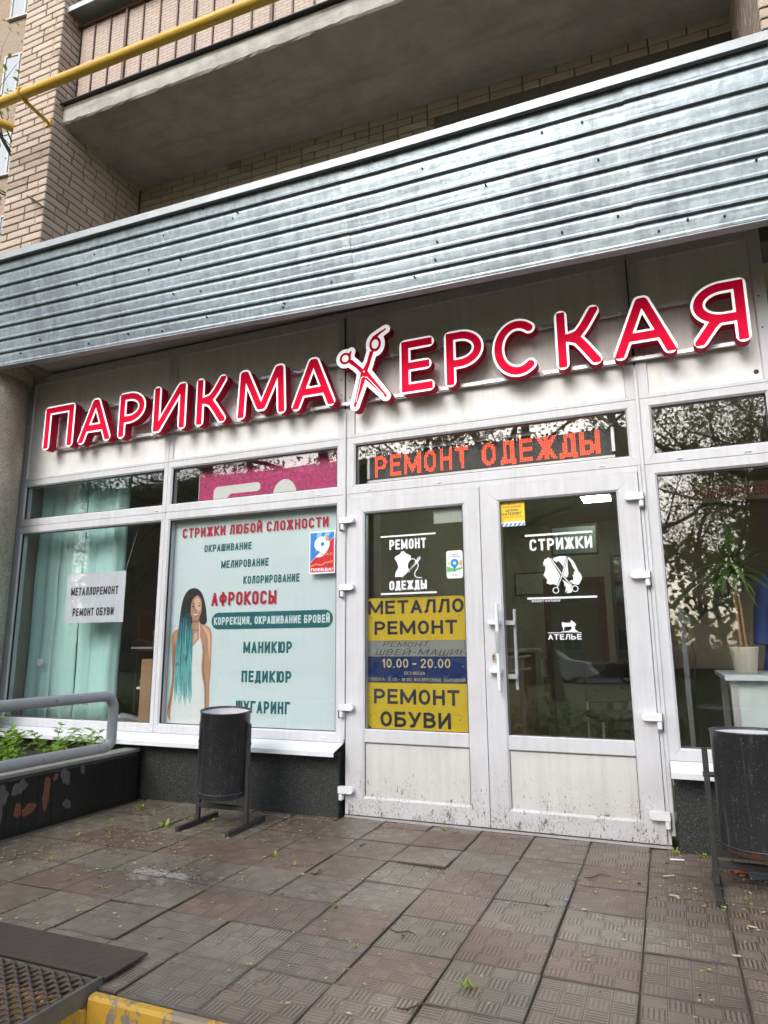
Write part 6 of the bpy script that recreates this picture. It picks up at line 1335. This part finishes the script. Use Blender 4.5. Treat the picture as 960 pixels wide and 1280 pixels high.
# trees -------------------------------------------------------------
M_BARK = NT('tree_bark'); k = M_BARK; c = k.mix(k.noise(5, 5, .7), (.13, .105, .08), (.22, .18, .14)); k.col(c); k.rough(.95); k.bump(k.noise(1, 5, .7, vec=k.mapping((25, 25, 5))), .8, .03); M_BARK = k.m
def foliage(name, c1, c2, tr_):
    k = NT(name); geo = k.n('ShaderNodeNewGeometry').outputs['Random Per Island']; k.col(k.mix(geo, c1, c2)); k.rough(.6)
    trn = k.n('ShaderNodeBsdfTranslucent'); trn.inputs[0].default_value = (*tr_, 1); mx = k.n('ShaderNodeMixShader'); mx.inputs[0].default_value = .3
    k.l(k.b.outputs[0], mx.inputs[1]); k.l(trn.outputs[0], mx.inputs[2]); k.l(mx.outputs[0], k.out.inputs[0]); return k.m
M_FOL = foliage('spring_foliage', (.12, .15, .03), (.26, .27, .07), (.30, .34, .05)); M_FOLD = foliage('dense_foliage', (.07, .10, .025), (.15, .17, .05), (.15, .2, .04))
def make_tree_meshes(seed, H, r0, spread, nleaf, leaf, crown0=.3, dense=1.0):
    rs = random.Random(seed); tr = MB(); tips = []
    def branch(p, d, L, r, lvl):
        n = 5 if lvl < 2 else 3; pts = [p]; rad = [r]; q = p.copy(); dd = d.copy()
        for i in range(n):
            dd = (dd + Vector((rs.gauss(0, .10), rs.gauss(0, .10), rs.gauss(.03, .07)))).normalized(); q = q + dd * L / n; pts.append(q.copy()); rad.append(r * (1 - .72 * (i + 1) / n))
        tr.tube(pts, rad, 10 if lvl == 0 else 5 if lvl == 1 else 3, caps=False)
        if lvl >= 2:
            tips.extend(pts[1:])
        if lvl < 3:
            nb = (9, 6, 4)[lvl]
            for b in range(nb):
                u = crown0 + (1 - crown0) * (b + rs.random()) / nb if lvl == 0 else .25 + .75 * (b + rs.random()) / nb; f = u * n; i = min(n - 1, int(f)); pp = pts[i].lerp(pts[i + 1], f - i)
                a = rs.uniform(0, 6.28); dirn = Vector((math.cos(a), math.sin(a), rs.uniform(.15, .9))).normalized() if lvl == 0 else (dd + Vector((rs.gauss(0, .7), rs.gauss(0, .7), rs.gauss(.1, .5)))).normalized()
                branch(pp, dirn, L * (spread if lvl == 0 else .55) * rs.uniform(.7, 1.1), rad[i] * .5, lvl + 1)
    branch(Vector((0, 0, 0)), Vector((rs.uniform(-.06, .06), 0, 1)), H, r0, 0)
    cr = MB()
    for q in range(nleaf):
        p = rs.choice(tips) + Vector((rs.gauss(0, 1), rs.gauss(0, 1), rs.gauss(0, 1))) * leaf * 3.0; s = leaf * rs.uniform(.5, 1.1); a = Vector((rs.gauss(0, 1), rs.gauss(0, 1), rs.gauss(0, 1))).normalized(); b = a.cross(Vector((rs.gauss(0, 1), rs.gauss(0, 1), rs.gauss(0, 1)))).normalized()
        cr.add([p - a * s, p + b * s * .55, p + a * s, p - b * s * .55], [(0, 1, 2, 3)])
    return tr.mesh('trunk'), cr.mesh('crown')
TV = [make_tree_meshes(1, 13, .22, .36, 5200, .085), make_tree_meshes(2, 15, .26, .34, 5200, .085), make_tree_meshes(3, 10, .14, .42, 5200, .08, .2)]
for a, b in TV: a.materials.append(M_BARK); b.materials.append(M_FOL)
TVD = []
for a, b in TV[:]:
    b2 = b.copy(); b2.materials.clear(); b2.materials.append(M_FOLD); TVD.append((a, b2))
def tree(x, y, z, rz, s, v, label, dense=False):
    t = thing('tree', (x, y, z), label, 'tree', 'trees across the path behind the viewer', rz); a, b = (TVD if dense else TV)[v]
    inst(a, 'trunk', t, scale=(s,) * 3); inst(b, 'crown', t, scale=(s,) * 3)
    return t
for q, (x, y, rz, s, v, lb, dn) in enumerate([
    (2.9, -10.5, .3, 1.0, 1, 'tall tree with a straight trunk nearest the shop, reflected in the right window', 0), (4.8, -13.5, 1.7, 1.0, 0, 'forked tree right of the nearest tree, reflected in the right window', 0), (1.2, -15.5, 2.9, .95, 1, 'tree behind and left of the nearest tree', 0),
    (-1.8, -13.0, 4.0, .9, 0, 'tree reflected at the left side of the right door glass', 0), (-5.2, -11.0, .9, .95, 2, 'small leafy tree opposite the poster window', 1), (-8.5, -13.5, 2.2, 1.05, 1, 'dense tree reflected in the left windows, nearer one', 1), (-12.5, -14, 5.0, 1.1, 0, 'dense tree further left opposite the left window', 1), (-17, -17, 1.2, 1.15, 1, 'tall dense tree at the far left end of the row', 1), (-10.5, -20, .2, 1.2, 0, 'tree near the road behind the dense pair', 1),
    (7.6, -16, 3.3, 1.1, 1, 'tree beyond the forked tree to the right', 0), (-3.8, -19.5, 1.1, 1.1, 1, 'roadside tree in front of the facing block', 0), (10.5, -12, .6, 1.0, 0, 'tree at the right end of the row', 0), (3.6, -21, 2.0, 1.1, 0, 'roadside tree opposite the right window', 0), (-14.5, -9, 3.9, .95, 2, 'small dense tree close by at the left', 1), (-22, -12, 3.0, 1.2, 0, 'broad dense tree at the very left', 1),
    (3.3, -12.2, .7, .62, 2, 'young low-crowned tree just behind the nearest straight trunk', 0), (5.2, -11.0, 2.7, .55, 2, 'young low-crowned tree to the right of the nearest straight trunk', 0), (4.3, -17.5, 4.4, .8, 2, 'bushy young tree between the forked tree and the road', 0), (2.4, -19.5, 1.4, .85, 2, 'bushy young tree by the road, opposite the door hinge side', 0), (6.8, -20.5, 5.4, .9, 2, 'bushy young tree by the road at the right', 0),
    (-7.0, -16.5, 2.4, .8, 2, 'low bushy tree behind the small leafy one at the left', 1), (-10.6, -11.0, 4.9, .7, 2, 'low bushy tree between the two dense trees at the left', 1), (-3.2, -15.0, 3.6, .6, 2, 'low bushy tree opposite the left door leaf', 0), (-19, -13, 1.9, .9, 2, 'low bushy tree before the tall dense tree at far left', 1)]):
    tree(x, y * 1.15 - .5, -.47, rz, s, v, lb, dn)
lt = thing('street_tree', (-10.6, 4.2, -.47), 'sparse spring tree with dark branches and yellow-green buds at the left edge', 'tree', rz=1.0)
a, b = make_tree_meshes(17, 15, .16, .30, 5200, .055, .25); a.materials.append(mat('dark_branch', (.035, .028, .022), .9)); b.materials.append(foliage('yellow_green_buds', (.22, .24, .05), (.38, .36, .08), (.3, .32, .05))); inst(a, 'trunk', lt); inst(b, 'crown', lt)

# parked cars across the lawn, seen in the glass
def car(x, y, rz, label, c):
    t = thing('parked_car', (x, y, -.55), label, 'car', 'cars parked on the road', rz); m = mat('car_paint_%.2f' % c[0], c, .25, spec=.6)
    side = smooth_poly([(-2.15, .30), (-2.18, .62), (-2.05, .85), (-1.30, .95), (-.75, 1.38), (.55, 1.42), (1.15, 1.02), (1.95, .88), (2.15, .62), (2.15, .30)], 3)
    b = MB(); b.prism(side, 'y', -.82, .82, 0); b.build('body', m, t)
    g = MB(); g.prism([(-1.15, .97), (-.70, 1.32), (-.05, 1.345), (-.05, .97)], 'y', -.828, .828); g.prism([(.03, .97), (.03, 1.345), (.50, 1.35), (.98, .99)], 'y', -.828, .828); g.build('side_windows', M_FWIN, t)
    for sx in (-1.35, 1.35):
        for sy in (-.80, .62):
            w = MB(); w.prism([(sx + .31 * math.cos(a), .31 + .31 * math.sin(a)) for a in [math.pi * 2 * q / 20 for q in range(20)]], 'y', sy, sy + .19); wh = w.build('wheel', M_DARK, t); MB().prism([(sx + .17 * math.cos(a), .31 + .17 * math.sin(a)) for a in [math.pi * 2 * q / 14 for q in range(14)]], 'y', sy - .01, sy + .20).build('rim', M_ALU, wh)
    for sy in (-.62, .62): MB().prism([(2.10, .60), (2.10, .74), (2.17, .66)], 'y', sy - .14, sy + .14).build('headlight', M_PRWHITE, t)
car(-9.5, -26.0, 0, 'dark grey car parked on the road, leftmost of the row', (.04, .045, .05)); car(-4.2, -26.2, math.pi, 'white car parked on the road, second from the left', (.60, .62, .64)); car(.9, -26.0, 0, 'black car parked on the road opposite the door', (.03, .03, .035)); car(6.2, -26.1, 0, 'silver car parked on the road at the right', (.40, .42, .44))
# wood beyond the road, one mass
mb = MB(); rs = random.Random(16)
for q in range(26000):
    x = rs.uniform(-75, 75); top = 8.0 + 2.2 * math.sin(x * .31) + 1.6 * math.sin(x * .83 + 1) + 1.0 * math.sin(x * 2.1)
    p = Vector((x, -54 + rs.gauss(0, 2.2), top * (1 - rs.random() ** 1.5) - .3)); s = rs.uniform(.22, .5); a = Vector((rs.gauss(0, 1), rs.gauss(0, 1), rs.gauss(0, 1))).normalized(); b = a.cross(Vector((rs.gauss(0, 1), rs.gauss(0, 1), rs.gauss(0, 1)))).normalized(); mb.add([p - a * s, p + b * s * .6, p + a * s, p - b * s * .6], [(0, 1, 2, 3)])
for q in range(60):
    x = -74 + q * 2.5 + rs.uniform(-.8, .8); mb.tube([(x, -54 + rs.gauss(0, 1.5), -.6), (x + rs.gauss(0, .3), -54, 4), (x + rs.gauss(0, .6), -54, 9)], [.22, .15, .05], 5)
tag(mb.build('far_wood', M_FOL, fix=False), 'mass of spring trees beyond the road, seen only in the glass', 'wood', kind='stuff')
# box hedge by the lawn
mb = MB(); rs = random.Random(6)
for q in range(7000):
    p = Vector((rs.uniform(-14, 9), -8.3 + rs.gauss(0, .28), -.45 + abs(rs.gauss(0, .22)))); s = .05; a = Vector((rs.gauss(0, 1), rs.gauss(0, 1), rs.gauss(0, 1))).normalized(); b = a.cross(Vector((rs.gauss(0, 1), rs.gauss(0, 1), rs.gauss(0, 1)))).normalized(); mb.add([p - a * s, p + b * s * .6, p + a * s, p - b * s * .6], [(0, 1, 2, 3)])
tag(mb.build('low_hedge', M_FOLD, fix=False), 'low straggly hedge along the lawn across the path', 'hedge', kind='stuff')

# ================================================================== the person whose reflection shows in the glass
def skin_chain(name, pts, edges, radii, m, parent, sub=2):
    me = bpy.data.meshes.new(name); me.from_pydata([tuple(p) for p in pts], edges, []); o = bpy.data.objects.new(name, me); COL.objects.link(o); me.materials.append(m)
    md = o.modifiers.new('skin', 'SKIN'); md.use_smooth_shade = True
    if not me.skin_vertices: me.attributes
    for i, r in enumerate(radii): me.skin_vertices[0].data[i].radius = (r, r) if not isinstance(r, tuple) else r
    me.skin_vertices[0].data[0].use_root = True
    s = o.modifiers.new('sub', 'SUBSURF'); s.levels = sub; s.render_levels = sub; o.parent = parent; return o
per = thing('person', (1.46, -4.66, -.40), 'person in grey beanie and dark jacket holding up a phone before the shop', 'person')
M_JKT = mat('dark_green_jacket', (.022, .030, .026), .75, var=.3, bump=.4, bscale=15, bd=.01); M_SKINP = mat('skin', (.50, .30, .22), .5); M_BEAN = mat('grey_knit', (.20, .21, .20), .9, bump=.6, bscale=90, bd=.004); M_TRS = mat('dark_trousers', (.03, .03, .035), .8)
P_ = [(0, 0, .88), (0, 0, 1.02), (0, .0, 1.22), (0, .0, 1.34), (0, .01, 1.42), (-.18, 0, 1.33), (.18, 0, 1.33), (-.30, .10, 1.12), (.26, .10, 1.10), (-.32, .28, 1.36), (.02, .30, 1.30), (-.10, .0, .84), (.10, 0, .84), (-.11, .02, .46), (.11, -.02, .46), (-.12, -.02, .09), (.12, -.04, .09), (-.13, .10, .05), (.13, .08, .05)]
E_ = [(0, 1), (1, 2), (2, 3), (3, 4), (3, 5), (3, 6), (5, 7), (6, 8), (7, 9), (8, 10), (0, 11), (0, 12), (11, 13), (12, 14), (13, 15), (14, 16), (15, 17), (16, 18)]
R_ = [(.16, .12), (.155, .115), (.17, .125), (.13, .10), .06, .085, .085, .062, .062, .042, .042, .095, .095, .068, .068, .05, .05, .042, .042]
body = skin_chain('body', P_, E_, R_, M_JKT, per)
head = MB(); n = 20; secs = [(-.125, .030, .02), (-.11, .052, .010), (-.07, .066, .004), (-.02, .074, .0), (.04, .078, -.004), (.09, .070, -.008), (.125, .040, -.010), (.138, .008, -.010)]
vs = [(r * math.cos(2 * math.pi * j / n), dy + r * 1.18 * math.sin(2 * math.pi * j / n) + (.012 if abs(j - 5) < 2 and -.05 < z < .0 else 0), z) for z, r, dy in secs for j in range(n)]
head.add(vs, [(i * n + j, i * n + (j + 1) % n, (i + 1) * n + (j + 1) % n, (i + 1) * n + j) for i in range(len(secs) - 1) for j in range(n)] + [tuple(range(n))], 0, True)
hd_ = head.build('head', M_SKINP, per, fix=False); hd_.location = (-.01, .02, 1.565); hd_.rotation_euler = (0, 0, .25)
MB().tube([(0, .082, .005), (0, .106, -.028), (0, .090, -.036)], [.007, .013, .008], 8).build('nose', M_SKINP, hd_)
for s in (-1, 1):
    MB().tube([(s * .030 - .011, .084, .012), (s * .030, .088, .013), (s * .030 + .011, .084, .012)], [.003, .007, .003], 8).build('eye', M_DARK, hd_)
    MB().tube([(s * .078, -.01, .015), (s * .086, -.018, .0), (s * .080, -.01, -.025)], [.010, .014, .008], 8).build('ear', M_SKINP, hd_)
MB().tube([(-.022, .080, -.068), (0, .088, -.070), (.022, .080, -.068)], [.003, .006, .003], 8).build('mouth', mat('lip', (.36, .14, .12), .5), hd_)
cp = MB(); secs = [(.03, .083, 0), (.055, .086, 0), (.06, .082, 0), (.10, .078, -.006), (.135, .055, -.012), (.152, .015, -.014)]
vs = [(r * math.cos(2 * math.pi * j / n), dy + r * 1.18 * math.sin(2 * math.pi * j / n), z) for z, r, dy in secs for j in range(n)]
cp.add(vs, [(i * n + j, i * n + (j + 1) % n, (i + 1) * n + (j + 1) % n, (i + 1) * n + j) for i in range(5) for j in range(n)] + [tuple(range(5 * n, 6 * n))], 0, True); cp.build('beanie', M_BEAN, hd_)
# hands with five fingers round the phone; the phone stands just behind the camera point
def hand(wr, tgt, side):
    wr, tgt = Vector(wr), Vector(tgt); d = (tgt - wr).normalized(); up = Vector((0, 0, 1)); sd_ = d.cross(up).normalized(); pts = [wr, wr + d * .045, wr + d * .085]; ed = [(0, 1), (1, 2)]; rad = [.024, (.030, .018), (.034, .016)]
    for q, (o_, L) in enumerate(((-.030, .062), (-.010, .074), (.010, .070), (.028, .056))):
        b = len(pts); base = wr + d * .085 + up * o_; pts += [base, base + d * L * .5 + sd_ * side * .008, base + d * L * .78 + sd_ * side * .030, base + d * L * .80 + sd_ * side * .048]; ed += [(2, b), (b, b + 1), (b + 1, b + 2), (b + 2, b + 3)]; rad += [.010, .009, .0085, .007]
    b = len(pts); tb_ = wr + d * .035 + up * .02; pts += [tb_ + sd_ * side * .02 + up * .015, tb_ + d * .03 + sd_ * side * .035 + up * .03, tb_ + d * .055 + sd_ * side * .04 + up * .035]; ed += [(1, b), (b, b + 1), (b + 1, b + 2)]; rad += [.012, .010, .008]
    skin_chain('hand', pts, ed, rad, M_SKINP, per, 1)
hand((-.32, .28, 1.37), (-.40, .36, 1.46), 1); hand((.02, .30, 1.31), (-.26, .37, 1.43), -1)
pho = thing('phone', (1.115, -4.285, 1.082), 'dark phone held up by the person in the grey beanie', 'phone'); pho.rotation_euler = (.19, 0, .39)
MB().box(-.078, .078, -.0095, 0, -.038, .038, ch=.004).build('phone_body', M_DARK, pho)
for q in range(3): MB().prism(circle(-.060, .022 - q * .020, .0075, n=14), 'y', .0005, .002).build('lens', mat('lens_glass', (.02, .02, .03), .1), pho)
